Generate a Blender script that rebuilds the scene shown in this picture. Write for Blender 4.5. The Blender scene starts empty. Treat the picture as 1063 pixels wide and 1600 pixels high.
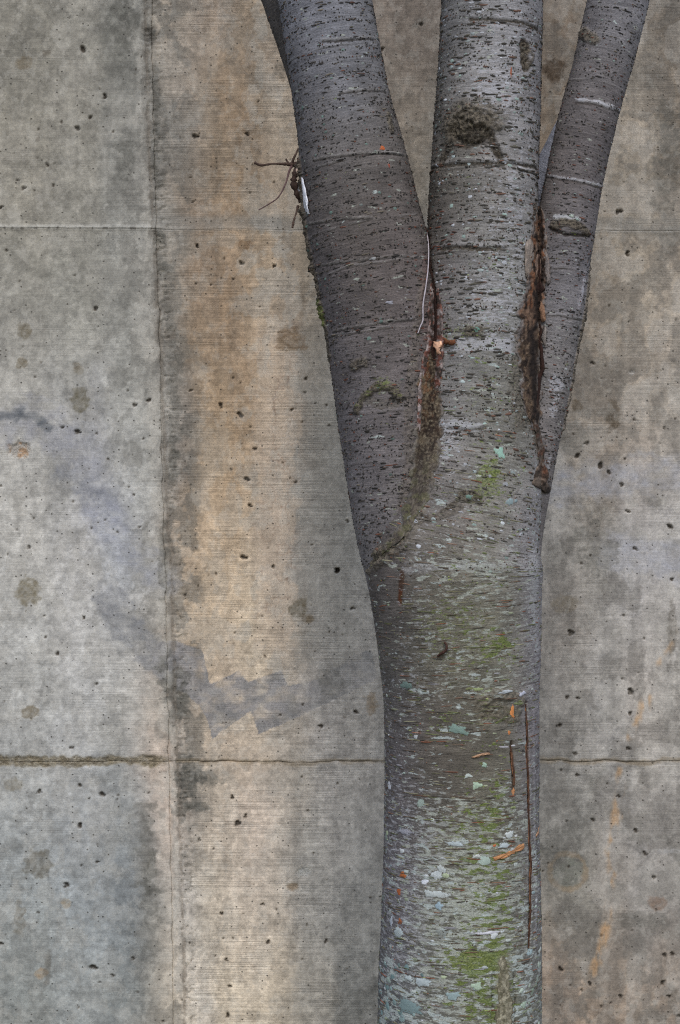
import bpy, math
import numpy as np

# ------------------------------------------------------------------ camera
SC = bpy.context.scene
COL = SC.collection
F = 2728.0            # focal length in photo pixels (1063 x 1600)
DT = 3.4              # camera to tree axis
DW = 4.0              # camera to wall face
CZ = 1.52             # eye height
cam_d = bpy.data.cameras.new('camera')
cam = bpy.data.objects.new('camera', cam_d)
COL.objects.link(cam)
cam.location = (0, -DT, CZ)
cam.rotation_euler = (math.radians(90), 0, 0)
cam_d.sensor_fit = 'VERTICAL'
cam_d.sensor_height = 36.0
cam_d.sensor_width = 36.0
cam_d.lens = 36.0 * F / 1600.0
cam_d.clip_end = 2000
SC.camera = cam

# ------------------------------------------------------------------ sky and sun (overcast)
SUN_EL, SUN_AZ = 50.0, 176.0        # azimuth: clockwise from +Y
world = bpy.data.worlds.new('World')
SC.world = world
world.use_nodes = True
wn = world.node_tree.nodes
sky = wn.new('ShaderNodeTexSky')
sky.sky_type = 'NISHITA'
sky.sun_disc = False
sky.sun_elevation = math.radians(SUN_EL)
sky.sun_rotation = math.radians(SUN_AZ)
sky.air_density = 1.0
sky.dust_density = 1.6
sky.ozone_density = 1.0
wn['Background'].inputs['Strength'].default_value = 0.10
world.node_tree.links.new(sky.outputs[0], wn['Background'].inputs['Color'])
sun_d = bpy.data.lights.new('sun', 'SUN')
sun_d.energy = 1.1
sun_d.angle = math.radians(38)
sun_d.color = (1.0, 0.985, 0.96)
sun = bpy.data.objects.new('sun', sun_d)
COL.objects.link(sun)
sun.rotation_euler = (math.radians(90 - SUN_EL), 0, math.radians(180 - SUN_AZ))
sun.location = (1.5, -4, 6)
SC.view_settings.view_transform = 'Standard'
SC.view_settings.look = 'None'
SC.view_settings.gamma = 1.0
SC.view_settings.exposure = 0.82
SC.cycles.use_denoising = False
SC.cycles.filter_width = 1.15

# ------------------------------------------------------------------ helpers
RNG = np.random.default_rng(7)
TAB = np.random.default_rng(11).random((16, 256, 256)).astype(np.float32)

def lin(c):
    c = np.asarray(c, dtype=np.float64) / 255.0
    return np.where(c <= 0.04045, c / 12.92, ((c + 0.055) / 1.055) ** 2.4)

def vnoise(x, y, seed=0):
    t = TAB[seed % 16]
    x = np.asarray(x, dtype=np.float64) + 37.3 * (seed // 16) + 1000
    y = np.asarray(y, dtype=np.float64) + 1000
    xi = np.floor(x).astype(np.int64); yi = np.floor(y).astype(np.int64)
    fx = x - xi; fy = y - yi
    fx = fx * fx * (3 - 2 * fx); fy = fy * fy * (3 - 2 * fy)
    a = t[xi & 255, yi & 255]; b = t[(xi + 1) & 255, yi & 255]
    c = t[xi & 255, (yi + 1) & 255]; d = t[(xi + 1) & 255, (yi + 1) & 255]
    return (a * (1 - fx) + b * fx) * (1 - fy) + (c * (1 - fx) + d * fx) * fy

def fbm(x, y, seed=0, o=4):
    s = 0; a = 1.0; n = 0
    for k in range(o):
        s = s + a * vnoise(x * 2 ** k, y * 2 ** k, seed + k); n += a; a *= 0.5
    return s / n

def sst(a, b, x):
    t = np.clip((x - a) / (b - a), 0, 1)
    return t * t * (3 - 2 * t)

def polydist(X, Y, pts):
    """distance to a polyline, and position along it 0..1"""
    pts = np.asarray(pts, float)
    seg = np.linalg.norm(np.diff(pts, axis=0), axis=1); tot = seg.sum(); acc = 0
    best = np.full(X.shape, 1e9); par = np.zeros(X.shape)
    for (x0, y0), (x1, y1), l in zip(pts[:-1], pts[1:], seg):
        dx, dy = x1 - x0, y1 - y0
        t = np.clip(((X - x0) * dx + (Y - y0) * dy) / (dx * dx + dy * dy + 1e-12), 0, 1)
        d = np.hypot(X - x0 - t * dx, Y - y0 - t * dy)
        m = d < best
        best = np.where(m, d, best); par = np.where(m, (acc + t * l) / tot, par)
        acc += l
    return best, par

def rbf(X, Y, ctrl, sx, sy):
    num = np.zeros(X.shape + (3,)); den = np.full(X.shape, 1e-9)
    for (cx, cy, c) in ctrl:
        w = np.exp(-(((X - cx) / sx) ** 2 + ((Y - cy) / sy) ** 2)) + 1e-5 / (1 + ((X - cx) / sx) ** 2 + ((Y - cy) / sy) ** 2)
        num += w[..., None] * np.asarray(c, float); den += w
    return num / den[..., None]

def mix(col, c, m):
    m = np.clip(m, 0, 1)[..., None]
    return col * (1 - m) + np.asarray(c, float) * m

def mesh_obj(name, verts, quads, mat, parent=None, attrs=None, smooth=True, tris=None):
    me = bpy.data.meshes.new(name)
    verts = np.ascontiguousarray(verts, dtype=np.float32).reshape(-1, 3)
    me.vertices.add(len(verts)); me.vertices.foreach_set('co', verts.ravel())
    idx = []; starts = []; n = 0; tot = []
    for f, k in ((quads, 4), (tris, 3)):
        if f is None or len(f) == 0: continue
        f = np.ascontiguousarray(f, dtype=np.int32).reshape(-1, k)
        idx.append(f.ravel()); starts.append(n + np.arange(len(f), dtype=np.int32) * k); n += len(f) * k
    idx = np.concatenate(idx); starts = np.concatenate(starts)
    me.loops.add(len(idx)); me.loops.foreach_set('vertex_index', idx)
    me.polygons.add(len(starts)); me.polygons.foreach_set('loop_start', starts.astype(np.int32))
    me.polygons.foreach_set('use_smooth', np.full(len(starts), smooth, dtype=bool))
    me.update(calc_edges=True)
    for an, arr in (attrs or {}).items():
        arr = np.asarray(arr, dtype=np.float32).reshape(len(verts), -1)
        if an == 'suv':
            a = me.attributes.new(an, 'FLOAT_VECTOR', 'POINT'); a.data.foreach_set('vector', np.ascontiguousarray(arr).ravel())
        else:
            a = me.attributes.new(an, 'FLOAT_COLOR', 'POINT')
            a.data.foreach_set('color', np.concatenate([arr[:, :3], np.ones((len(arr), 1), np.float32)], axis=1).ravel())
    me.materials.append(mat)
    o = bpy.data.objects.new(name, me); COL.objects.link(o)
    if parent is not None: o.parent = parent
    return o

def grid_quads(nr, nc, flip=False):
    i = np.arange(nr * nc).reshape(nr, nc)
    q = np.stack([i[:-1, :-1], i[:-1, 1:], i[1:, 1:], i[1:, :-1]], axis=-1).reshape(-1, 4)
    return q[:, ::-1] if flip else q

def empty(name, loc=(0, 0, 0)):
    e = bpy.data.objects.new(name, None); COL.objects.link(e); e.location = loc; e.empty_display_size = 0.1
    return e

def tag(o, label, cat, group=None):
    o['label'] = label; o['category'] = cat
    if group: o['group'] = group

# ------------------------------------------------------------------ materials
class N:
    """tiny node-graph builder"""
    def __init__(self, name):
        self.m = bpy.data.materials.new(name); self.m.use_nodes = True
        self.t = self.m.node_tree; self.b = self.t.nodes['Principled BSDF']
    def new(self, ty, **kw):
        n = self.t.nodes.new(ty)
        for k, v in kw.items(): setattr(n, k, v)
        return n
    def link(self, a, b): self.t.links.new(a, b)
    def attr(self, name): return self.new('ShaderNodeAttribute', attribute_name=name)
    def val(self, sock, v):
        if hasattr(v, 'is_output'): self.link(v, sock)
        else: sock.default_value = v
    def math(self, op, a, b=0.0, c=0.0, clamp=False):
        n = self.new('ShaderNodeMath', operation=op, use_clamp=clamp)
        for s, v in zip(n.inputs, (a, b, c)): self.val(s, v)
        return n.outputs[0]
    def scale(self, vec, s):
        n = self.new('ShaderNodeVectorMath', operation='MULTIPLY'); self.link(vec, n.inputs[0]); n.inputs[1].default_value = s
        return n.outputs[0]
    def noise(self, vec, scale, detail=3, rough=0.55, dist=0.0):
        n = self.new('ShaderNodeTexNoise'); self.link(vec, n.inputs['Vector'])
        n.inputs['Scale'].default_value = scale; n.inputs['Detail'].default_value = detail
        n.inputs['Roughness'].default_value = rough; n.inputs['Distortion'].default_value = dist
        return n.outputs['Fac']
    def ramp(self, f, a, b, lo=0.0, hi=1.0):
        n = self.new('ShaderNodeMapRange', interpolation_type='SMOOTHSTEP'); self.val(n.inputs[0], f)
        n.inputs[1].default_value = a; n.inputs[2].default_value = b; self.val(n.inputs[3], lo); self.val(n.inputs[4], hi)
        return n.outputs[0]
    def mixc(self, f, a, b, mode='MIX'):
        n = self.new('ShaderNodeMix', data_type='RGBA', blend_type=mode)
        self.val(n.inputs['Factor'], f)
        for s, v in ((n.inputs[6], a), (n.inputs[7], b)):
            if hasattr(v, 'is_output'): self.link(v, s)
            else: s.default_value = tuple(v) + (1.0,) if len(v) == 3 else v
        return n.outputs[2]
    def gain(self, col, f):
        """multiply a colour by a scalar"""
        n = self.new('ShaderNodeVectorMath', operation='SCALE'); self.link(col, n.inputs[0]); self.val(n.inputs['Scale'], f)
        return n.outputs[0]
    def bump(self, h, dist, strength=1.0, prev=None):
        n = self.new('ShaderNodeBump'); self.link(h, n.inputs['Height']); n.inputs['Distance'].default_value = dist
        n.inputs['Strength'].default_value = strength
        if prev is not None: self.link(prev, n.inputs['Normal'])
        return n.outputs[0]
    def done(self, col, rough=0.85, normal=None, spec=0.3):
        if hasattr(col, 'is_output'): self.link(col, self.b.inputs['Base Color'])
        else: self.b.inputs['Base Color'].default_value = tuple(col) + (1.0,)
        self.val(self.b.inputs['Roughness'], rough)
        self.b.inputs['Specular IOR Level'].default_value = spec
        if normal is not None: self.link(normal, self.b.inputs['Normal'])
        return self.m

def mat_wall():
    g = N('board_formed_concrete')
    col = g.attr('col').outputs['Color']; aux = g.new('ShaderNodeSeparateColor'); g.link(g.attr('aux').outputs['Color'], aux.inputs[0])
    stria, rough_m = aux.outputs[0], aux.outputs[1]
    tc = g.new('ShaderNodeTexCoord').outputs['Object']
    # fine horizontal grain left by the form boards
    s1 = g.noise(g.scale(tc, (3.0, 3.0, 190.0)), 1.0, 3, 0.6, 0.25)
    s2 = g.noise(g.scale(tc, (9.0, 9.0, 420.0)), 1.0, 2, 0.5)
    st = g.math('ADD', g.math('MULTIPLY', s1, 0.5), g.math('MULTIPLY', s2, 0.5))
    k = g.ramp(st, 0.41, 0.59, -1.0, 1.0)
    patch = g.ramp(g.noise(g.scale(tc, (5.0, 5.0, 9.0)), 1.0, 5, 0.65), 0.38, 0.62, 0.12, 1.0)
    k = g.math('MULTIPLY', g.math('MULTIPLY', k, patch), stria)
    # sand grain
    g1 = g.noise(tc, 260.0, 3, 0.65); g2 = g.noise(tc, 700.0, 2, 0.6); g3 = g.noise(tc, 70.0, 4, 0.6)
    f = g.math('ADD', g.math('MULTIPLY', k, 0.13), 1.0)
    f = g.math('ADD', f, g.math('MULTIPLY', g.math('SUBTRACT', g1, 0.5), 0.75))
    f = g.math('ADD', f, g.math('MULTIPLY', g.math('SUBTRACT', g2, 0.5), 0.75))
    f = g.math('ADD', f, g.math('MULTIPLY', g.math('SUBTRACT', g3, 0.5), 0.50))
    c = g.gain(col, f)
    # thin ragged films: darker weathering and paler lime, down to the grain
    fa = g.noise(g.scale(tc, (26.0, 26.0, 34.0)), 1.0, 8, 0.72); fb = g.noise(g.scale(tc, (21.0, 21.0, 17.0)), 1.3, 8, 0.72, 0.3)
    c = g.mixc(g.math('MULTIPLY', g.ramp(fa, 0.52, 0.58), 0.34), c, g.gain(c, 0.62))
    c = g.mixc(g.math('MULTIPLY', g.ramp(fb, 0.52, 0.58), 0.30), c, g.mixc(0.55, g.gain(c, 1.25), tuple(lin((190, 186, 176)))))
    fc = g.noise(g.scale(tc, (95.0, 95.0, 130.0)), 1.0, 6, 0.7, 0.2); fd = g.noise(tc, 9.0, 5, 0.65)
    c = g.mixc(g.math('MULTIPLY', g.math('MULTIPLY', g.ramp(fc, 0.57, 0.61), g.ramp(fd, 0.44, 0.58)), 0.38), c, g.gain(c, 0.55))
    fe = g.noise(g.scale(tc, (60.0, 60.0, 210.0)), 1.0, 6, 0.7)
    c = g.mixc(g.math('MULTIPLY', g.math('MULTIPLY', g.ramp(fe, 0.57, 0.61), g.ramp(fd, 0.58, 0.44)), 0.34), c, g.gain(c, 1.32))
    # pin-prick voids
    vo = g.new('ShaderNodeTexVoronoi'); g.link(tc, vo.inputs['Vector']); vo.inputs['Scale'].default_value = 85.0
    vc = g.new('ShaderNodeSeparateColor'); g.link(vo.outputs['Color'], vc.inputs[0])
    dots = g.math('MULTIPLY', g.ramp(vo.outputs['Distance'], 0.10, 0.20, 1.0, 0.0), g.math('GREATER_THAN', vc.outputs[0], 0.80))
    c = g.mixc(g.math('MULTIPLY', dots, 0.7), c, tuple(lin((70, 64, 56))))
    h = g.math('ADD', g.math('MULTIPLY', k, 0.22), g.math('MULTIPLY', g1, g.math('ADD', 0.5, g.math('MULTIPLY', rough_m, 3.0))))
    h = g.math('SUBTRACT', h, g.math('MULTIPLY', dots, 1.5))
    nrm = g.bump(h, 0.0011, 0.9)
    return g.done(c, 0.9, nrm, 0.25)

def mat_bark():
    g = N('grey_bark')
    col = g.attr('col').outputs['Color']; aux = g.new('ShaderNodeSeparateColor'); g.link(g.attr('aux').outputs['Color'], aux.inputs[0])
    moss_m, rough_m, pale_m = aux.outputs[0], aux.outputs[1], aux.outputs[2]
    uv = g.attr('suv').outputs['Vector']
    n1 = g.noise(g.scale(uv, (38, 135, 1)), 1.0, 4, 0.6, 0.2)      # horizontal streaks
    n2 = g.noise(g.scale(uv, (220, 330, 1)), 1.0, 3, 0.6)          # small cells
    n3 = g.noise(g.scale(uv, (620, 760, 1)), 1.0, 2, 0.6)
    n5 = g.noise(g.scale(uv, (20, 360, 1)), 1.0, 3, 0.6, 0.15)      # fine horizontal wrinkles
    n4 = g.noise(g.scale(uv, (14, 30, 1)), 1.0, 4, 0.6)
    f = g.math('ADD', 1.0, g.math('MULTIPLY', g.math('SUBTRACT', n1, 0.5), 1.1))
    f = g.math('ADD', f, g.math('MULTIPLY', g.math('SUBTRACT', n2, 0.5), 1.25))
    f = g.math('ADD', f, g.math('MULTIPLY', g.math('SUBTRACT', n3, 0.5), 1.2))
    f = g.math('ADD', f, g.math('MULTIPLY', g.math('SUBTRACT', n4, 0.5), 0.45))
    f = g.math('ADD', f, g.math('MULTIPLY', g.math('SUBTRACT', n5, 0.5), 0.9))
    c = g.gain(col, f)
    # rough crusty places: brown and dark granules
    crumb = g.noise(g.scale(uv, (170, 170, 1)), 1.0, 4, 0.7)
    crust = g.mixc(g.ramp(crumb, 0.36, 0.64), tuple(lin((40, 34, 28))), tuple(lin((128, 118, 102))))
    c = g.mixc(g.math('MULTIPLY', rough_m, 0.8), c, crust)
    # pale papery film
    pcol = g.attr('pcol').outputs['Color']
    pf = g.ramp(g.math('ADD', g.noise(g.scale(uv, (52, 150, 1)), 1.0, 6, 0.72), g.math('MULTIPLY', g.math('SUBTRACT', pale_m, 0.5), 0.55)), 0.52, 0.585)
    pf = g.math('MULTIPLY', pf, g.math('SUBTRACT', 1.0, rough_m, clamp=True))
    c = g.mixc(g.math('MULTIPLY', pf, 0.62), c, g.gain(pcol, g.math('ADD', 0.55, g.math('MULTIPLY', n3, 0.9))))
    # crustose lichen: ragged patches that merge, two tints
    ax2 = g.new('ShaderNodeSeparateColor'); g.link(g.attr('aux2').outputs['Color'], ax2.inputs[0])
    for sc_, off, ch, ca, cb, al in (((34, 104, 1), (0, 0, 3.1), 0, (126, 129, 120), (172, 175, 164), .85), ((30, 74, 1), (4.7, 1.3, 7.7), 1, (134, 144, 140), (184, 190, 186), .85), ((44, 116, 1), (9.1, 3.3, 1.7), 2, (62, 74, 34), (116, 128, 62), .82)):
        va = g.new('ShaderNodeVectorMath', operation='ADD'); g.link(g.scale(uv, sc_), va.inputs[0]); va.inputs[1].default_value = off
        nn = g.noise(va.outputs[0], 1.0, 8, 0.60, 0.3)
        mm = g.ramp(g.math('ADD', nn, g.math('MULTIPLY', g.math('SUBTRACT', ax2.outputs[ch], 0.5), 0.36)), 0.52, 0.55)
        mm = g.math('MULTIPLY', mm, g.math('SUBTRACT', 1.0, rough_m, clamp=True))
        lc = g.mixc(g.ramp(g.math('ADD', g.math('MULTIPLY', n3, 0.6), g.math('MULTIPLY', n2, 0.4)), 0.38, 0.62), tuple(lin(ca)), tuple(lin(cb)))
        c = g.mixc(g.math('MULTIPLY', mm, al), c, lc)
    # algae and moss
    mf = g.ramp(g.math('ADD', g.noise(g.scale(uv, (80, 210, 1)), 1.0, 7, 0.75), g.math('MULTIPLY', g.math('SUBTRACT', moss_m, 0.5), 0.34)), 0.52, 0.58)
    mcol = g.mixc(g.ramp(n2, 0.35, 0.65), tuple(lin((72, 80, 40))), tuple(lin((122, 130, 76))))
    c = g.mixc(g.math('MULTIPLY', mf, 0.72), c, mcol)
    h = g.math('ADD', g.math('MULTIPLY', n2, 0.6), g.math('MULTIPLY', n3, 0.4))
    h = g.math('ADD', h, g.math('MULTIPLY', n1, 0.5)); h = g.math('ADD', h, g.math('MULTIPLY', n5, 0.7))
    h = g.math('ADD', h, g.math('MULTIPLY', g.math('MULTIPLY', crumb, rough_m), 3.0))
    nrm = g.bump(h, 0.0018, 0.9)
    return g.done(c, 0.9, nrm, 0.15)

def mat_attr(name, var=0.5, scale=500.0, rough=0.85, bump=0.0008):
    g = N(name)
    col = g.attr('col').outputs['Color']; tc = g.new('ShaderNodeTexCoord').outputs['Object']
    a = g.noise(tc, scale, 3, 0.65); b = g.noise(tc, scale * 0.27, 3, 0.6)
    f = g.math('ADD', 1.0, g.math('MULTIPLY', g.math('SUBTRACT', a, 0.5), 2 * var))
    f = g.math('ADD', f, g.math('MULTIPLY', g.math('SUBTRACT', b, 0.5), var))
    return g.done(g.gain(col, f), rough, g.bump(a, bump, 0.8), 0.25)

def mat_ground():
    g = N('bare_soil_and_litter')
    tc = g.new('ShaderNodeTexCoord').outputs['Object']
    a = g.noise(tc, 2.2, 5, 0.6); b = g.noise(tc, 60.0, 4, 0.65)
    c = g.mixc(g.ramp(a, 0.35, 0.65), tuple(lin((104, 96, 82))), tuple(lin((128, 122, 108))))
    c = g.gain(c, g.math('ADD', 0.6, g.math('MULTIPLY', b, 0.8)))
    return g.done(c, 0.95, g.bump(b, 0.01, 0.7), 0.2)

M_WALL, M_BARK, M_GROUND = mat_wall(), mat_bark(), mat_ground()
M_LENT = mat_attr('lenticel_cork', 0.45, 600.0, 0.8)
def mat_lichen():
    g = N('lichen_crust')
    col = g.attr('col').outputs['Color']; bc = g.attr('bcol').outputs['Color']; e = g.new('ShaderNodeSeparateColor'); g.link(g.attr('edge').outputs['Color'], e.inputs[0])
    tc = g.new('ShaderNodeTexCoord').outputs['Object']
    a = g.noise(tc, 480.0, 3, 0.7); b = g.noise(tc, 190.0, 4, 0.7)
    c = g.gain(col, g.math('ADD', 0.45, g.math('ADD', g.math('MULTIPLY', a, 0.7), g.math('MULTIPLY', b, 0.4))))
    bk = g.gain(bc, g.math('ADD', 0.4, g.math('MULTIPLY', a, 1.2)))
    m = g.ramp(g.math('ADD', b, g.math('MULTIPLY', g.math('SUBTRACT', e.outputs[0], 0.5), 0.62)), 0.36, 0.47)
    return g.done(g.mixc(g.math('MULTIPLY', m, 0.85), bk, c), 0.95, g.bump(a, 0.001, 0.8), 0.2)
M_LICH = mat_lichen()
M_CORK = mat_attr('crumbly_cork', 0.75, 420.0, 0.92, 0.0016)
M_WOOD = mat_attr('torn_inner_bark', 0.5, 500.0, 0.8)
M_TWIG = mat_attr('dry_twig_bark', 0.5, 700.0, 0.8)

# ------------------------------------------------------------------ ground
n = 41
gx = np.sign(np.linspace(-1, 1, n)) * np.abs(np.linspace(-1, 1, n)) ** 3 * 300
GX, GY = np.meshgrid(gx, gx)
GZ = 0.02 * (fbm(GX * 0.9, GY * 0.9, 3) - 0.5)
ground = mesh_obj('ground', np.stack([GX, GY, GZ - 0.01], -1), grid_quads(n, n), M_GROUND)
ground['kind'] = 'structure'

# ------------------------------------------------------------------ concrete wall
SW = DW / F                       # metres per photo pixel on the wall face
YW = DW - DT                      # wall face y
WALL_CTRL = []
def crow(y, *items):
    for x, r, g_, b in items:
        k = max(0, min(1, (r - b - 35) / 35)) * .30; a = (r + g_ + b) / 3 + 3
        if x > 850 and y < 720: r, g_ = r + 4, g_ + 2
        if x > 600 and y < 720:
            r, g_, b = r + 7, g_ + 8, b + 10
        r, g_, b = r + (a - r) * k, g_ + (a - g_) * k, b + (a - b) * k
        WALL_CTRL.append((x, y, (r, g_, b)))
crow(50, (40,122,118,108), (120,135,131,121), (200,112,110,102), (226,120,118,111), (275,158,146,130), (330,172,158,142), (380,160,142,120), (430,165,150,132), (640,115,104,92), (870,110,98,84), (1040,105,97,86))
crow(200, (40,135,130,118), (120,138,133,122), (200,125,122,114), (228,137,134,126), (255,112,106,97), (290,165,155,142), (340,160,138,112), (390,158,132,104), (430,178,165,145), (640,125,113,98), (868,118,104,87), (985,158,146,128), (1015,163,151,133), (1050,118,108,94))
crow(300, (40,138,132,120), (120,135,131,121), (200,132,130,123), (228,146,143,135), (262,115,110,102), (300,150,135,118), (350,152,130,104), (400,160,136,108), (450,180,162,138), (645,130,120,104), (975,135,124,108), (1010,166,154,136), (1050,125,114,100))
crow(420, (40,130,127,117), (120,135,132,122), (200,138,136,128), (235,152,148,139), (270,130,122,110), (320,155,130,105), (360,158,134,108), (410,182,155,122), (450,175,152,125), (480,150,138,120), (950,135,124,108), (1000,150,139,122), (1050,140,130,115))
crow(560, (40,148,144,135), (120,150,147,138), (200,152,150,142), (240,160,156,147), (275,120,112,102), (320,150,128,102), (370,165,140,112), (420,192,170,142), (455,180,160,138), (490,150,140,126), (930,140,129,114), (1000,148,137,122), (1050,150,141,128))
crow(700, (40,158,155,148), (100,150,148,143), (140,148,147,147), (200,160,158,152), (235,166,164,156), (270,122,114,105), (330,172,145,112), (380,180,152,118), (430,195,175,152), (470,162,150,135), (510,148,142,132), (930,138,127,113), (990,148,138,125), (1050,148,140,128))
crow(850, (40,172,168,160), (120,170,167,162), (190,162,163,164), (235,168,166,160), (272,150,132,112), (320,190,162,128), (370,195,170,138), (430,200,180,158), (480,155,148,138), (540,150,146,138), (870,148,143,136), (920,136,130,121), (990,160,157,155), (1050,163,160,157))
crow(980, (40,168,166,160), (120,172,169,163), (200,160,158,154), (240,156,153,147), (275,165,145,120), (330,200,175,142), (400,205,185,155), (440,190,172,150), (500,155,150,142), (560,158,152,143), (880,138,130,120), (950,160,155,148), (1020,165,159,152))
crow(1100, (40,162,160,154), (120,165,163,158), (200,165,162,155), (240,180,165,148), (268,128,122,114), (310,176,158,136), (350,188,170,148), (400,192,175,152), (450,176,165,150), (500,162,155,146), (560,155,148,138), (870,128,124,118), (930,148,144,138), (1000,158,151,142), (1050,150,145,137))
crow(1250, (40,150,150,146), (120,155,155,152), (200,140,141,138), (240,185,165,148), (258,190,175,158), (285,130,123,113), (330,182,168,150), (400,188,172,155), (450,172,162,148), (520,160,154,145), (580,158,152,143), (880,120,117,111), (950,150,146,140), (1040,140,135,128))
crow(1400, (40,138,141,139), (120,140,144,144), (200,117,121,122), (222,112,113,111), (245,185,172,155), (272,155,152,148), (310,195,182,162), (380,192,178,160), (430,180,168,152), (480,150,146,138), (540,145,142,135), (590,140,137,130), (880,130,126,116), (940,137,129,119), (1000,130,126,121), (1050,138,134,128))
crow(1550, (40,135,137,132), (120,140,142,138), (200,125,128,125), (235,150,142,128), (258,195,182,162), (300,190,180,165), (370,190,176,154), (430,184,170,148), (480,155,148,135), (540,125,123,116), (590,135,132,124), (870,148,131,114), (950,145,130,114), (1020,135,122,108), (1050,130,118,106))
for y in range(100, 1600, 150):       # hidden behind the trunk: keep the neighbouring tone
    if y > 380: WALL_CTRL.append((700, y, (142, 136, 126)))

def seam_x(y): return np.interp(y, [-474, 0, 200, 360, 500, 700, 900, 1060, 1200, 1400, 1600, 2022], [226, 237, 239, 244, 248, 253, 258, 261, 264, 268, 270, 276])

# bug holes read off the photograph, as (offset, 2x-crop positions)
HOLES = []
def holes(ox, oy, pts):
    for p in pts:
        HOLES.append((ox + p[0] / 1.9685, oy + p[1] / 1.9685, p[2] if len(p) > 2 else 1))
holes(0, 0, [(183,122),(255,148,3),(330,297,3),(282,358,2),(237,392,3),(118,397),(190,375),(357,405),(145,506,4),(55,555),(72,580,2),(107,587),(165,570),(2,640,2),(230,848),(297,947,3),(607,418,3),(622,410),(758,412,2),(597,545),(770,593),(843,560),(795,310),(612,755,3),(742,808,3),(692,795),(845,817,2),(682,855),(718,858),(652,875),(608,872),(800,943),(457,175),(20,770),(60,865)])
holes(0, 530, [(108,117),(393,158),(412,203,2),(457,188,2),(190,272,4),(237,285,3),(297,290),(438,306),(332,370),(105,552),(90,638,2),(25,662),(322,556),(282,582),(357,593),(423,578),(407,478),(225,500),(393,455),(257,855,4),(140,917),(178,965,2),(295,1060),(585,158,2),(585,287),(678,203,3),(718,118),(740,235,3),(785,338,2),(770,270),(757,428,3),(710,400),(768,510,3),(748,670,3),(840,700,2),(660,722),(600,760),(722,903),(898,218,2),(940,123,2),(938,163),(930,255),(1005,203),(1013,265),(870,380),(893,427),(910,440),(1040,710,3),(960,632),(1013,900),(970,960),(740,135)])
holes(0, 1060, [(295,17),(218,213),(120,347,2),(245,330,2),(307,355,3),(273,370),(437,352),(245,455,3),(293,565,2),(205,635,3),(250,575),(118,720),(387,860,4),(280,888,3),(335,915,2),(300,935),(400,965),(2,815,2),(467,1055),(713,367,3),(755,425,2),(732,445,3),(593,497,2),(645,525),(672,725,4),(810,695,4),(825,813,3),(715,800),(680,800),(650,855),(690,868,4),(700,948,4),(695,1035,3),(560,870),(525,990),(555,815),(862,113),(990,147,3),(928,302),(948,408),(965,537),(945,758),(1003,810,2),(930,865),(852,712)])
holes(523, 530, [(795,73,4),(833,83),(745,360,3),(777,320,2),(818,385,3),(843,408,2),(893,368),(885,447,4),(903,530,4),(927,645,4),(1033,577,3),(787,665),(760,690),(728,905,3),(953,920),(735,292),(922,248),(1015,273),(10,712,3),(55,828,2),(40,560,2),(1037,740,2),(890,850),(885,1045)])
holes(523, 0, [(267,75,2),(145,150,2),(872,650,3),(900,780,3),(890,560),(905,990),(845,940),(830,650)])
holes(523, 1060, [(65,103,3),(715,60,2),(747,60,2),(912,42,3),(910,108,2),(693,145,3),(905,215,4),(697,287),(745,297,2),(740,232,2),(840,325),(875,363,2),(795,437,4),(925,467,2),(955,540,4),(713,440),(670,520),(983,612,2),(720,580),(640,595),(915,775),(693,893,3),(785,940,4),(1015,850,2),(1040,850,2),(1010,935,3),(1060,1040,2),(1030,980,2),(950,990),(880,980,2),(850,1000),(820,1010),(760,960),(725,945),(110,675),(140,672)])
hr = np.random.default_rng(5)
for k in range(420):
    x = hr.uniform(-300, 1400); y = hr.uniform(-300, 1800)
    HOLES.append((x, y, 0 if (-20 < x < 1080 and -20 < y < 1620 and hr.random() < 0.85) else 1))

# brown round stains (x, y, rx, ry, colour, strength)
SPOTS = [(38,97,12,12,(105,94,76),.6), (37,518,13,14,(108,100,84),.85), (35,568,11,9,(112,102,84),.75), (125,625,14,20,(105,99,84),.8), (122,576,9,9,(115,106,90),.7),
         (45,925,20,22,(118,110,92),.8), (49,1113,13,11,(120,110,92),.75), (60,1350,22,25,(108,104,94),.75), (30,1435,10,30,(112,106,94),.6), (62,1522,12,8,(165,140,110),.6),
         (103,1412,8,8,(160,140,112),.5), (75,1512,7,28,(98,94,86),.5), (455,530,24,20,(120,98,74),.75), (468,948,15,16,(108,98,80),.85), (481,967,8,9,(112,98,78),.8), (385,382,12,7,(120,90,60),.5),
         (958,650,11,25,(95,84,70),.75), (903,633,8,9,(98,86,70),.7), (885,945,22,16,(118,108,92),.6), (888,1362,26,26,(118,120,108),.5), (1028,1410,16,14,(122,100,84),.6),
         (1052,1330,30,4,(165,163,160),.5), (865,110,19,18,(72,58,44),.7), (440,110,14,12,(122,112,98),.7), (580,1098,10,22,(132,112,88),.6), (22,1225,16,10,(118,110,94),.5),
         (1050,980,7,42,(95,88,78),.5), (75,83,5,5,(105,98,86),.6), (70,83,4,5,(100,92,80),.6), (59,218,4,4,(100,92,80),.7), (520,195,8,6,(130,120,105),.4)]

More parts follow.
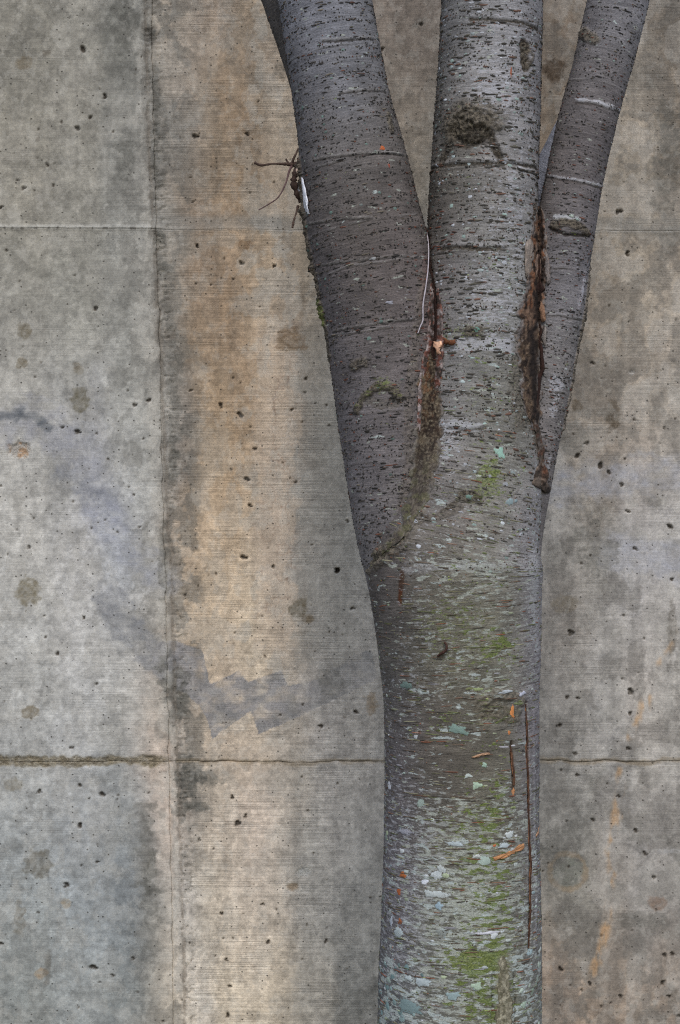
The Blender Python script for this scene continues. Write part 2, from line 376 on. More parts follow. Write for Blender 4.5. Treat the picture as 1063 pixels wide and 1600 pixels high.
def wall_fields(X, Y):
    """X, Y in photo pixels -> albedo (sRGB 0..255), stria, roughness, depth (m, + is into the wall)"""
    wx = X + 30 * (fbm(X / 90, Y / 90, 1) - .5) + 12 * (fbm(X / 17, Y / 17, 5) - .5)
    wy = Y + 70 * (fbm(X / 80, Y / 110, 2) - .5) + 16 * (fbm(X / 22, Y / 22, 6) - .5)
    xo = wx - (seam_x(wy) - 250)
    # broad tones: interpolate on a coarse lattice, then sample (fast)
    cx = np.arange(-320, 1500, 8.0); cy = np.arange(-500, 2000, 12.0)
    CX, CY = np.meshgrid(cx, cy)
    if not hasattr(wall_fields, 'coarse'):
        ctrl = [(x - (seam_x(y) - 250) if x < 500 else x, y, c) for x, y, c in WALL_CTRL]
        wall_fields.coarse = rbf(np.clip(CX, 0, 1063), np.clip(CY, 0, 1600), ctrl, 28.0, 112.0)
    fx = np.clip((xo - cx[0]) / 8.0, 0, len(cx) - 1.001); fy = np.clip((wy - cy[0]) / 12.0, 0, len(cy) - 1.001)
    ix = fx.astype(int); iy = fy.astype(int); fx = (fx - ix)[..., None]; fy = (fy - iy)[..., None]
    K = wall_fields.coarse
    col = (K[iy, ix] * (1 - fx) + K[iy, ix + 1] * fx) * (1 - fy) + (K[iy + 1, ix] * (1 - fx) + K[iy + 1, ix + 1] * fx) * fy
    sx = X - seam_x(Y)                                  # distance from the vertical joint
    dep = 0.0016 * (fbm(X / 160, Y / 160, 3) - .5) + 0.0007 * (fbm(X / 9, Y / 9, 4, 3) - .5)
    rough = np.zeros(X.shape)
    stria = np.clip(0.45 + 0.75 * sst(-10, 40, sx) * sst(640, 480, X) + 0.35 * sst(850, 900, X) * sst(1350, 1150, Y) + 0.5 * (fbm(X / 120, Y / 40, 8) - .5), 0, 1.4)
    # mottling at several sizes
    m1 = fbm(X / 46, Y / 60, 9, 5) - .5; m2 = fbm(X / 13, Y / 13, 10, 4) - .5; m3 = fbm(X / 60, Y / 9, 12, 4) - .5
    m4 = fbm(X / 5, Y / 5, 14, 2) - .5
    col = col * (1.06 + 0.15 * m1 + 0.26 * m2 + 0.15 * m3 + 0.24 * m4)[..., None]
    # dark blotchy weathering: film with ragged edges
    bl = sst(.53, .58, fbm(X / 30 + 7, Y / 42, 2, 5) + .16 * (fbm(X / 4.5, Y / 4.5, 8, 2) - .5))
    zone = np.exp(-((sx - 28) / 26) ** 2) * 0.9 * sst(1330, 1150, Y) + 0.30 + 0.35 * sst(850, 880, X) * sst(1150, 1250, Y) + .35 * np.exp(-((sx + 35) / 28) ** 2) + .2 * sst(470, 520, X) * sst(1480, 1560, Y) * sst(640, 600, X)
    zone = zone * (1 - 0.85 * np.exp(-((X - 395) / 75) ** 2) * sst(300, 600, Y)) * (1 - .45 * sst(460, 480, X) * sst(640, 600, X))
    col = mix(col, (104, 101, 94), bl * np.clip(zone, 0, .8) * 0.62)
    # pale lime bloom
    lm = sst(.54, .60, fbm(X / 24, Y / 34 + 9, 5, 5) + .14 * (fbm(X / 4, Y / 4, 4, 2) - .5))
    col = mix(col, (188, 182, 170), lm * .38 * (0.5 + 0.8 * (np.exp(-((sx + 12) / 14) ** 2) + np.exp(-((X - 430) / 70) ** 2) * sst(1350, 900, np.abs(Y - 500) + 500))))
    rb = fbm(X / 38 + 3, Y / 52, 13, 6); zr = sst(840, 870, X)
    col = mix(col, (112, 107, 100), sst(.53, .57, rb) * zr * .38); col = mix(col, (178, 172, 163), sst(.47, .43, rb) * zr * .34)
    # map-cracked pink film right of the orange run
    cr = np.abs(fbm(X / 22, Y / 22, 7, 4) - .5)
    zc = np.exp(-((X - 435) / 34) ** 2) * sst(430, 560, Y) * sst(1010, 940, Y)
    col = mix(col, (138, 112, 94), sst(.035, .0, cr) * zc * .75)
    # grey edge where the orange film ends
    e = sst(0, 12, X - (462 - 0.012 * (Y - 600)) + 26 * (fbm(X / 20, Y / 30, 3) - .5)) * sst(600, 520, X) * sst(480, 560, Y) * sst(1060, 1000, Y)
    col = mix(col, (150, 145, 135), e * .45)
    # cream film with a ragged edge beside the rust run
    cm = sst(0, 9, X - 398 + 34 * (fbm(X / 30, Y / 60, 2, 5) - .5)) * sst(0, 7, 463 - 0.010 * (Y - 600) - X + 60 * (fbm(X / 18, Y / 28, 3, 5) - .5)) * sst(440, 540, Y) * sst(1030, 1010, Y)
    cm2 = sst(0, 9, X - 404 + 40 * (fbm(X / 26, Y / 50, 5, 5) - .5)) * sst(500, 470, X) * sst(30, 110, Y) * sst(345, 330, Y)
    col = mix(col, (200, 180, 157), (cm * .62 + cm2 * .5) * (.7 + .9 * (fbm(X / 10, Y / 8, 6, 4) - .45)))
    # vertical dribbles
    dr = fbm(X / 11, Y / 260, 13, 3) - .5
    col = col * (1 + 0.12 * dr * (0.5 + .8 * sst(230, 260, X)))[..., None]
    ot = np.exp(-((sx - 115 - 30 * (vnoise(X * 0, Y / 200, 3) - .5)) / 40) ** 2) * sst(1050, 700, Y) * (0.35 + 0.9 * sst(.42, .6, fbm(X / 16, Y / 120, 6, 5) + .3 * (fbm(X / 14, Y / 14, 3, 4) - .5)))
    col = mix(col, (168, 126, 84), ot * .12)
    # faded painted arc: a grey-violet roller band over the concrete
    def band(pts, w, c, a, hard=3.0, nz=10.0):
        nonlocal col
        d, t = polydist(X + 16 * (fbm(X / 26, Y / 26, 4) - .5), Y + 16 * (fbm(X / 26, Y / 26, 9) - .5), pts)
        m = sst(w + hard, w - hard, d + nz * (fbm(X / 12, Y / 12, 11) - .5))
        col = mix(col, c, m * a * (0.55 + 2.2 * (fbm(X / 16, Y / 12, 2, 5) - .38)))
    band([(-60, 720), (0, 668), (50, 655), (95, 680), (135, 735), (175, 810)], 30, (142, 142, 149), .42, 14, 46)
    band([(-10, 660), (15, 649), (40, 648), (62, 655), (80, 668)], 5.5, (92, 95, 98), .6, 4, 24)
    band([(100, 740), (130, 760), (160, 770)], 16, (112, 114, 120), .4, 12, 30)
    band([(160, 800), (200, 870), (250, 905)], 24, (150, 152, 162), .4, 12, 24)
    band([(168, 935), (195, 985), (225, 1010), (260, 1050)], 24, (128, 128, 129), .6, 6, 30)
    band([(868, 765), (930, 750), (1000, 742), (1120, 740)], 28, (166, 166, 172), .5, 12, 40)
    band([(960, 860), (1060, 878), (1150, 880)], 28, (172, 172, 178), .5, 12, 36)
    # stepped roller marks under it
    steps = [(236,1005), (262,1000), (300,1012), (311,1018), (325,1070), (345,1060), (373,1048), (388,1066), (415,1056), (440,1048), (450,1072), (500,1062), (545,1030), (580,1012), (590,1060), (540,1085), (470,1118), (430,1135), (405,1147), (392,1112), (365,1130), (340,1145), (328,1155), (316,1122), (308,1105), (285,1085), (262,1075), (250,1068), (228,1035)]
    px = X + 4 * (fbm(X / 9, Y / 9, 1) - .5); py = Y + 4 * (fbm(X / 9, Y / 9, 3) - .5)
    ins = np.zeros(X.shape, bool)
    for (x0, y0), (x1, y1) in zip(steps, steps[1:] + steps[:1]):
        c_ = ((y0 > py) != (y1 > py)) & (px < (x1 - x0) * (py - y0) / (y1 - y0 + 1e-9) + x0)
        ins ^= c_
    col = mix(col, (141, 138, 137), ins * (1 - .5 * sst(440, 520, X)) * np.clip(0.66 + 1.8 * (fbm(X / 17, Y / 13, 6, 5) - .5), .2, .85))
    col = mix(col, (112, 111, 108), ins * sst(.5, .62, fbm(X / 24, Y / 16, 12)) * .35)
    # round stains
    for (x, y, rx, ry, c, a) in SPOTS:
        d = np.hypot((X - x) / rx, (Y - y) / ry) + 1.2 * (fbm(X / 8 + x, Y / 8, 5, 5) - .5)
        m = sst(1.10, .80, d)
        col = mix(col, c, m * a * (.8 + 1.3 * (fbm(X / 5, Y / 5, 8, 3) - .5)))
    # ringed blue-green patch
    d = np.abs(np.hypot((X - 888) / 28, (Y - 1362) / 28) - 1) + .3 * (fbm(X / 9, Y / 9, 2) - .5)
    col = mix(col, (150, 128, 100), sst(.22, .05, d) * .5)
    # long ochre run lower right, rust flecks
    for pts, w, a in (([(1012, 1090), (1000, 1120), (985, 1150)], 6, .75), ([(970, 1205), (964, 1260), (955, 1330), (958, 1370), (948, 1440), (928, 1520)], 6, .7), ([(1060, 985), (1045, 1015), (1030, 1035)], 3, .6), ([(946, 1450), (934, 1505)], 7, .5)):
        d, t = polydist(X + 10 * (fbm(X / 20, Y / 30, 1) - .5), Y, pts)
        col = mix(col, (182, 146, 108), sst(w + 5, w - 5, d + 11 * (fbm(X / 9, Y / 18, 3) - .5)) * a * sst(.36, .62, fbm(X / 10, Y / 26, 7, 4)))
    # ragged black-green growth left and right of the vertical joint
    for (x, y, rx, ry, a) in ((285,1225,26,55,.9), (262,1080,26,50,.8), (320,1215,25,12,.55), (300,1262,24,8,.75), (246,50,12,18,1.0), (254,372,10,12,.8), (258,420,12,8,.5), (250,880,10,60,.6), (252,250,7,70,.5), (255,140,6,60,.5), (272,620,12,90,.5), (268,720,10,40,.6),
                              (215,1330,14,90,.45), (222,1420,14,70,.45), (560,1570,40,40,.35), (205,45,25,40,.5), (200,250,20,45,.45), (520,1065,30,20,.4), (1000,1440,50,14,.45), (870,1340,20,60,.4), (1045,250,22,110,.45), (930,860,40,40,.4), (895,690,30,30,.3)):
        d = np.hypot((X - x) / rx, (Y - y) / ry)
        m = sst(1.0, .72, d + 2.4 * (fbm(X / 15, Y / 12, 9, 5) - .5)) * .75 + .25 * sst(1.3, .3, d)
        col = mix(col, (86, 84, 77), m * a * (.8 + 1.0 * (fbm(X / 5, Y / 4, 10, 3) - .5)))
    # the vertical joint: pale lip on the left, dark ragged line on the right
    lip = np.exp(-((sx + 8 + 8 * (fbm(Y / 20, Y * 0 + 8, 4, 4) - .5)) / 6) ** 2) * sst(.40, .56, fbm(X / 9, Y / 20, 11, 5))
    col = mix(col, (176, 171, 160), lip * .42 * (.4 + 1.2 * fbm(X / 9, Y / 25, 3)))
    dep -= 0.0016 * lip * (.5 + fbm(X / 10, Y / 30, 5))
    rg = sst(6, 0, np.abs(sx - 2) + 14 * (fbm(X / 6, Y / 14, 6) - .5))
    dep += 0.0035 * rg * sst(0, 1, sx)
    col = mix(col, (108, 100, 90), rg * .45)
    fl = sst(.60, .70, fbm(X / 9, Y / 4, 12, 3)) * np.exp(-((sx - 14) / 14) ** 2)        # torn grain beside the joint
    dep += 0.003 * fl; rough += .4 * fl
    # upper joint: a pale grout fin, stronger on the left
    yj = joint_y(X, 358)
    k = np.exp(-((Y - yj + 1.5) / 3.2) ** 2)
    fin = k * np.where(sx < 0, 1.0, .35)
    dep -= 0.0035 * fin; col = mix(col, (186, 184, 176), fin * .55 * (.4 + fbm(X / 14, Y / 5, 3)))
    pz = (vnoise(X / 7, Y * 0, 4) > .70) & (sx < 0)
    col = mix(col, (70, 66, 60), pz * np.exp(-((Y - yj) / 1.8) ** 2) * .6)
    col = mix(col, (142, 139, 132), sst(16, 4, np.abs(Y - yj + 12)) * (sx > 0) * .45)
    # lower joint: wide sandy seam on the left, hairline crack on the right
    yj = joint_y(X, 1190)
    w = 7.5 + 7 * (fbm(X / 22, Y * 0, 5) - .5)
    sand = sst(w + 3, w - 3, np.abs(Y - yj + 1) + 7 * (fbm(X / 7, Y / 6, 8) - .5)) * sst(-8, -34, sx + 26 * (fbm(X / 9, Y / 7, 3) - .5))
    col = mix(col, (124, 112, 88), sand * .9 * (.7 + .7 * (fbm(X / 8, Y / 4, 2) - .4))); col = mix(col, (92, 84, 70), sand * sst(.52, .6, fbm(X / 5, Y / 3, 6)) * .6)
    rough += sand; dep += sand * (0.002 + 0.006 * (fbm(X / 5, Y / 4, 6, 3) - .3))
    col = mix(col, (128, 112, 88), sst(6, 1, np.abs(Y - yj) + 8 * (fbm(X / 16, Y / 6, 9) - .5)) * (sx > 0) * .5)
    # bug holes
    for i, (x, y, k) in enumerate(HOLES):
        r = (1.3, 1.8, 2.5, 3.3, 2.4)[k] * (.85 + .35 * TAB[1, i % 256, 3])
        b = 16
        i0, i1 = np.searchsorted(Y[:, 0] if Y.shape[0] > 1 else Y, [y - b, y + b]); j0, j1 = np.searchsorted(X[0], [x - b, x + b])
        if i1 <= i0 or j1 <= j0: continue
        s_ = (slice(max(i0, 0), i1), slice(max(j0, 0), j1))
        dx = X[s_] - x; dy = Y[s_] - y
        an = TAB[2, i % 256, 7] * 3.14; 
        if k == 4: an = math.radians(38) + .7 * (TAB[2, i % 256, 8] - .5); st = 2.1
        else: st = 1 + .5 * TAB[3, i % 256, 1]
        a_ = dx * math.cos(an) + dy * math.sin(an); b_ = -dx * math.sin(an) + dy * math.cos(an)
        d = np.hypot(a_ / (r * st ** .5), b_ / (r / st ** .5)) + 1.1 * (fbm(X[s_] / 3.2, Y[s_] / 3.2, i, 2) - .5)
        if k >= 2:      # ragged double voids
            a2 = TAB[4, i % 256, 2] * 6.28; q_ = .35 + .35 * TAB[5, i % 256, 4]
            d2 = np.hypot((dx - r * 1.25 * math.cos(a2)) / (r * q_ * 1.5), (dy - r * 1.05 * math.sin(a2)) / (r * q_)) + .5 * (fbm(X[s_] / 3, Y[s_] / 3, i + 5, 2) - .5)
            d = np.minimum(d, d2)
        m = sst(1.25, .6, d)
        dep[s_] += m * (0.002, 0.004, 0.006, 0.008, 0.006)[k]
        col[s_] = mix(col[s_], (62, 55, 47), m * (.40, .62, .74, .80, .74)[k])  # pit colour darkened: trapped dirt plus the shade of the recess
    # spalls
    for (x, y, rx, ry, c) in ((30,703,20,13,(168,158,146)), (475,1362,12,7,(176,176,170)), (458,1386,9,7,(140,118,92)), (246,58,9,16,(96,90,82)), (255,378,8,12,(140,134,122)), (988,582,5,3,(196,192,186)), (258,423,9,5,(150,145,134))):
        d = np.hypot((X - x) / rx, (Y - y) / ry) + .8 * (fbm(X / 6, Y / 5, 3) - .5)
        m = sst(1.2, .7, d)
        dep += m * (0.003 + 0.007 * (fbm(X / 5, Y / 4, 7, 3) - .4)); rough += m
        col = mix(col, c, m * .55)
        if rx > 15: col = mix(col, (168, 128, 92), m * sst(.5, .6, fbm(X / 8, Y / 8, 4)) * .6)
    return col, stria, rough, dep

def joint_y(X, y0):
    amp = 2.2 if y0 == 358 else 4.0
    return y0 + (0.004 * (X - 250)) * (1 if y0 == 358 else -.2) + amp * (fbm(X / 35, X * 0 + y0, 4, 4) - .5) * np.where(X > 262, 1.5, .8)

def axis(lo, hi, a, b, fine, coarse=22.0):
    """coordinates from lo to hi: fine inside [a, b], coarse outside"""
    p = []
    if lo < a: p.append(np.linspace(lo, min(a, hi), max(2, int((min(a, hi) - lo) / coarse)))[:-1])
    a2, b2 = max(lo, a), min(hi, b)
    if b2 > a2: p.append(np.linspace(a2, b2, max(2, int((b2 - a2) / fine))))
    if hi > b: p.append(np.linspace(max(b, lo), hi, max(2, int((hi - max(b, lo)) / coarse)))[1:])
    return np.concatenate(p)

wall = empty('concrete_wall', (0, YW, 0))
tag(wall, 'weathered grey concrete wall with rust stains and bug holes behind the tree', 'wall')
ROWS = [(-474, 358), (358, 1190), (1190, 1832)]
FINE = 1.75
for ci, (xa, xb) in enumerate(((-1420, 250), (250, 1914))):
    for ri, (ya, yb) in enumerate(ROWS):
        xs = axis(xa, xb, -60, 1125, FINE); ys = axis(ya, yb, -60, 1660, FINE)
        X, Y = np.meshgrid(xs, ys)
        gap = 0.04
        # follow the slanting vertical joint and the uneven horizontal joints
        bl = np.clip(1 - np.abs(X - 250) / 120, 0, 1)
        Xj = X + bl * (seam_x(Y) - 250 + (5.5 * (fbm(Y / 18, Y * 0 + 3, 6, 5) - .5)))
        if ci == 0: Xj = Xj - gap * (X >= xb - 1e-6)
        else: Xj = Xj + gap * (X <= xa + 1e-6)
        Yj = Y.copy()
        for yy, s in ((ya, 1), (yb, -1)):
            if yy in (358, 1190):
                b2 = np.clip(1 - np.abs(Y - yy) / 40, 0, 1)
                Yj = Yj + b2 * (joint_y(X, yy) - yy)
                g_ = .04 if yy == 358 else (.05 if ci == 0 else .12)
                Yj = Yj + s * g_ * (np.abs(Y - yy) < 1e-6)
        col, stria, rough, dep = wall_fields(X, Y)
        # arrises
        ed = np.minimum(np.abs(X - (xb if ci == 0 else xa)), np.minimum(np.abs(Y - ya), np.abs(Y - yb)))
        ev = np.abs(X - (xb if ci == 0 else xa)); eh = np.minimum(np.abs(Y - ya), np.abs(Y - yb))
        dep = dep + 0.0010 * np.exp(-(ev / 1.5) ** 2) * sst(.40, .62, fbm(X / 9, Y / 22, 7, 4)) + (0.0012 if ci == 0 else 0.0028) * np.exp(-(eh / 1.7) ** 2) * sst(.38, .6, fbm(X / 26, Y / 9, 5, 4)) * np.where((np.abs(Y - 358) < 40), .35, 1)
        col = mix(col, (84, 76, 64), np.exp(-(eh / 1.6) ** 2) * sst(.40, .58, fbm(X / 24, Y / 9, 9, 4)) * np.where((np.abs(Y - 358) < 40), .1, .25 if ci == 0 else .4))
        if ci == 1: dep = dep + 0.0012 * sst(40, 0, X - 250) + 0.0012     # the right pour sits a little back
        P = np.stack([(Xj - 531.5) * SW, dep, CZ + (800 - Yj) * SW], -1)
        colr = lin(np.clip(col, 8, 250)); aux = np.stack([stria, np.clip(rough, 0, 1), 0 * stria], -1)
        # returned edges, 40 mm deep
        def pad(A): return np.pad(A, ((1, 1), (1, 1), (0, 0)), mode='edge')
        P = pad(P); P[0, :, 1] = P[-1, :, 1] = .04; P[:, 0, 1] = P[:, -1, 1] = .04
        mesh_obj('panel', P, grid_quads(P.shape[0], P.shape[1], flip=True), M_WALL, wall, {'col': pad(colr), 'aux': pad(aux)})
# body of the wall behind the panels
x0, x1, z0, z1 = (-1420 - 531.5) * SW, (1914 - 531.5) * SW, -.2, CZ + (800 + 474) * SW
bv = [(x, y, z) for y in (.02, .3) for z in (z0, z1) for x in (x0, x1)]
mesh_obj('core', np.array(bv), np.array([(0, 1, 3, 2), (5, 4, 6, 7), (4, 0, 2, 6), (1, 5, 7, 3), (2, 3, 7, 6), (4, 5, 1, 0)]), M_WALL, wall,
         {'col': np.tile(lin((112, 106, 96)), (8, 1)), 'aux': np.zeros((8, 3))}, smooth=False)

# ------------------------------------------------------------------ tree
def w_at(px, py, y=0.0):
    """photo pixel -> world x, z at depth y"""
    s = (DT + y) / F
    return (np.asarray(px) - 531.5) * s, CZ + (800 - np.asarray(py)) * s

class Tube:
    def __init__(self, rows, step=0.0023, fine=(-30, 1630), front=0.0022, back=0.008, ydep=0.0):
        rows = sorted(rows, key=lambda r: -r[0])           # bottom to top
        py = np.array([r[0] for r in rows], float)
        L = np.array([r[1] for r in rows], float); R = np.array([r[2] for r in rows], float)
        D = np.array([(r[3] if len(r) > 3 else 0.0) for r in rows], float) + ydep
        q = np.arange(py[0], py[-1], -2.0)
        def itp(v):
            v = np.interp(-q, -py, v); k = np.hanning(43); k /= k.sum()
            return np.convolve(np.pad(v, 21, mode='reflect', reflect_type='odd'), k, mode='valid')
        L, R, D = itp(L), itp(R), itp(D)
        x, z = w_at((L + R) / 2, q, D); hw = (R - L) / 2 * (DT + D) / F
        ax = np.stack([x, z], -1); t = np.gradient(ax, axis=0); t /= np.linalg.norm(t, axis=1)[:, None]
        k = np.hanning(81); k /= k.sum()
        for c in (0, 1): t[:, c] = np.convolve(np.pad(t[:, c], 40, mode='edge'), k, mode='valid')
        t /= np.linalg.norm(t, axis=1)[:, None]
        s = np.concatenate([[0], np.cumsum(np.linalg.norm(np.diff(ax, axis=0), axis=1))])
        lo, hi = np.interp([-fine[1], -fine[0]], -q, s)
        ss = axis(0, s[-1], lo, hi, step, 0.03)
        I = lambda v: np.interp(ss, s, v)
        self.s = ss; self.cx, self.cz, self.cy = I(x), I(z), I(D); self.r = I(hw * np.abs(t[:, 1]))
        self.tx, self.tz = I(t[:, 0]), I(t[:, 1]); self.py = I(q)
        rm = np.median(self.r)
        a = np.radians(102); nf = int(2 * a * rm / front); nb = max(8, int((2 * np.pi - 2 * a) * rm / back))
        th = np.concatenate([np.linspace(-np.pi, -a, nb // 2 + 1)[:-1], np.linspace(-a, a, nf), np.linspace(a, np.pi, nb // 2 + 1)[1:]])
        self.th = th
        self.TH, self.S = np.meshgrid(th, ss)
        self.U = self.TH * self.r[:, None]
        fold = np.where(np.abs(self.TH) <= np.pi / 2, self.TH, np.sign(self.TH) * (np.pi - np.abs(self.TH)))
        self.UF = fold * self.r[:, None]                   # the back mirrors the front
        self.aux2 = np.zeros(self.TH.shape + (3,)); self.pcol = np.zeros(self.TH.shape + (3,)) + np.array((168, 167, 171.)); self.D = np.zeros(self.TH.shape); self.col = np.zeros(self.TH.shape + (3,)); self.aux = np.zeros(self.TH.shape + (3,))
    def inv(self, px, py):
        y = 0.0
        for _ in range(6):
            X, Z = w_at(px, py, y)
            d = (X - self.cx) * self.tx + (Z - self.cz) * self.tz
            i = int(np.argmin(np.abs(d) + 0.15 * np.hypot(X - self.cx, Z - self.cz)))
            lat = (X - self.cx[i]) * self.tz[i] - (Z - self.cz[i]) * self.tx[i]
            th = math.asin(max(-.985, min(.985, lat / self.r[i])))
            y = self.cy[i] - self.r[i] * math.cos(th)
        return th, self.s[i], self.r[i]
    def uv(self, px, py):
        th, s, r = self.inv(px, py); return th * r, s
    def uvs(self, pts): return [self.uv(*p) for p in pts]
    def finish(self):
        rr = self.r[:, None] + self.D
        sn, cs = np.sin(self.TH), np.cos(self.TH)
        P = np.empty(self.TH.shape + (3,))
        P[..., 0] = self.cx[:, None] + rr * sn * self.tz[:, None]
        P[..., 1] = self.cy[:, None] - rr * cs
        P[..., 2] = self.cz[:, None] - rr * sn * self.tx[:, None]
        self.P = P
        du = np.gradient(P, axis=1); dv = np.gradient(P, axis=0)
        nn = np.cross(du, dv); self.Nn = nn / (np.linalg.norm(nn, axis=-1, keepdims=True) + 1e-12)
    def at(self, th, s, A=None):
        th = (np.asarray(th) + np.pi) % (2 * np.pi) - np.pi
        j = np.clip(np.interp(th, self.th, np.arange(len(self.th))), 0, len(self.th) - 1.001); i = np.clip(np.interp(s, self.s, np.arange(len(self.s))), 0, len(self.s) - 1.001)
        j0 = j.astype(int); i0 = i.astype(int); fj = (j - j0)[..., None]; fi = (i - i0)[..., None]
        A = self.P if A is None else A
        return (A[i0, j0] * (1 - fj) + A[i0, j0 + 1] * fj) * (1 - fi) + (A[i0 + 1, j0] * (1 - fj) + A[i0 + 1, j0 + 1] * fj) * fi
    def build(self, name, parent):
        nr, nc = self.TH.shape
        suv = np.stack([self.U + 3.0, self.S, 0 * self.S + self.seed], -1)
        return mesh_obj(name, self.P, grid_quads(nr, nc), M_BARK, parent, {'col': lin(np.clip(self.col, 6, 250)), 'aux': np.clip(self.aux, 0, 1), 'suv': suv, 'pcol': lin(self.pcol), 'aux2': np.clip(self.aux2, 0, 1)})

def px(v): return v * DT / F                 # photo pixels -> metres on the bark

TRUNK_ROWS = [(1890,560,880), (1820,572,866), (1700,583,850), (1600,590,846), (1500,593,846), (1400,597,845), (1300,600,843), (1200,602,843), (1100,600,842), (1000,590,845), (950,582,846), (900,573,848), (870,572,848), (840,584,848), (800,606,849), (700,638,849),
              (600,655,846), (500,662,843), (370,668,841), (300,671,840), (200,678,844), (100,685,846), (0,690,848), (-200,700,846), (-800,722,838), (-1500,740,822), (-2100,765,800)]
LEFT_ROWS = [(1020,604,690), (960,588,690), (900,572,695), (860,562,690), (800,550,686), (750,542,690), (700,535,690), (650,527,690), (600,521,692), (550,513,690), (500,505,690), (450,495,684), (400,485,676), (370,478,668), (350,474,662), (300,470,650), (250,466,637),
             (200,462,622), (150,457,609), (100,449,600), (50,441,590), (0,434,582), (-200,392,534), (-800,240,350), (-1400,120,180)]
RIGHT_ROWS = [(900,775,842,.01), (820,784,850,.008), (765,788,861,.006), (700,796,872), (650,806,884), (600,815,893), (540,822,904), (500,826,914), (420,832,920), (350,838,932), (300,847,940), (250,858,950), (200,868,962), (150,881,975), (100,895,990), (50,906,1003), (0,918,1015), (-200,965,1056), (-800,1090,1160), (-1300,1190,1230)]
FORK_ROWS = [(420,500,590,.05), (300,492,580,.06), (200,472,564,.07), (150,458,552,.075), (100,443,540,.08), (50,426,526,.085), (0,408,510,.09), (-200,340,440,.1), (-900,130,200,.12)]
BACK_ROWS = [(420,752,818,.09), (300,814,872,.1), (244,842,900,.1), (195,867,922,.1), (100,915,966,.1), (0,966,1012,.1), (-200,1070,1110,.1), (-500,1200,1230,.1)]

tree = empty('tree', (0, 0, 0))
tag(tree, 'grey-barked tree whose trunk forks into three stems in front of the concrete wall', 'tree')

trunk = Tube(TRUNK_ROWS); trunk.seed = 1.0
left = Tube(LEFT_ROWS, fine=(-30, 1000)); left.seed = 5.0
right = Tube(RIGHT_ROWS, fine=(-30, 880)); right.seed = 9.0
fork = Tube(FORK_ROWS, fine=(-30, 250), ydep=0.0, step=.003, front=.003); fork.seed = 13.0
backb = Tube(BACK_ROWS, fine=(60, 330), ydep=0.0, step=.003, front=.003); backb.seed = 17.0

C_TRUNK = [(705,40,105,105,108),(770,40,140,140,144),(830,40,125,125,132),(700,130,105,103,104),(770,140,152,152,158),(830,150,125,124,130),(690,230,95,92,88),(740,240,112,108,104),(800,220,130,128,130),(685,320,85,80,76),(750,320,118,117,116),(810,320,128,127,130),  # right-edge entries lighter and bluer: rim light is in these colours
           (700,440,115,110,112),(760,440,130,130,132),(810,440,130,130,132),(720,560,118,117,118),(770,580,120,120,118),(800,620,98,96,92),(700,680,125,122,124),(780,680,122,121,118),
           (690,830,105,100,98),(760,830,118,115,112),(830,830,135,133,138),(600,920,85,80,80),(680,930,100,97,90),(760,930,112,110,100),(830,930,125,123,128),(610,1030,92,90,88),(700,1030,102,100,90),(780,1030,110,108,98),(830,1040,125,122,128),
           (620,1130,100,96,98),(700,1160,90,84,80),(770,1150,105,102,94),(835,1150,130,126,134),(620,1250,98,94,98),(700,1250,98,94,88),(780,1250,104,101,92),(835,1250,122,120,124),(615,1350,112,108,114),(700,1350,108,106,100),(780,1350,106,105,94),(838,1350,120,118,122),
           (610,1450,110,108,116),(700,1450,108,108,100),(770,1450,104,104,92),(838,1450,118,116,118),(610,1560,95,98,100),(700,1560,112,112,108),(770,1560,104,106,94),(835,1560,120,122,118)]
C_LEFT = [(500,30,108,109,116),(550,30,104,105,111),(580,60,102,101,102),(480,120,94,93,97),(540,130,102,102,106),(480,220,80,77,77),(550,220,88,84,80),(610,230,85,80,76),(500,330,76,71,68),(560,330,78,72,68),(630,330,82,76,72),(510,450,82,77,78),(570,450,80,74,70),(640,450,92,84,82),
          (530,560,85,80,80),(600,560,90,85,84),(640,590,95,88,86),(550,700,92,88,90),(600,700,95,90,90),(630,750,100,95,94),(580,830,98,95,96)]
C_RIGHT = [(960,30,98,97,102),(1000,30,122,122,130),(920,120,95,92,94),(970,130,100,97,100),(900,220,85,80,80),(945,220,92,88,92),(880,320,88,83,82),(920,320,100,97,102),(880,450,98,96,100),(905,450,115,114,122),(870,560,102,101,103),(895,560,108,104,104),(865,680,108,104,106)]  # right-hand entries paler, bluish: rim light painted into the base colour

def base(tb, ctrl, gain=1.07, low=0.0016):
    cc = []
    for (x, y, r, g_, b) in ctrl:
        u, s = tb.uv(x, y); cc.append((u, s, (r, g_, b)))
    tb.col = rbf(tb.UF + px(40) * (fbm(tb.UF / .06, tb.S / .04, 5, 4) - .5), tb.S + px(90) * (fbm(tb.UF / .05, tb.S / .05, 8, 4) - .5), cc, px(52), px(95)) * gain
    sd = int(tb.seed)
    tb.D += low * 2 * (fbm(tb.UF / .06, tb.S / .11, sd, 3) - .5) + 0.0009 * (fbm(tb.UF / .012, tb.S / .006, sd + 3, 3) - .5)
    w = fbm(tb.UF / .045, tb.S / .02, sd + 1, 4) - .5
    tb.col *= (1 + .30 * w)[..., None] * np.array((1.015, 1.0, .965))

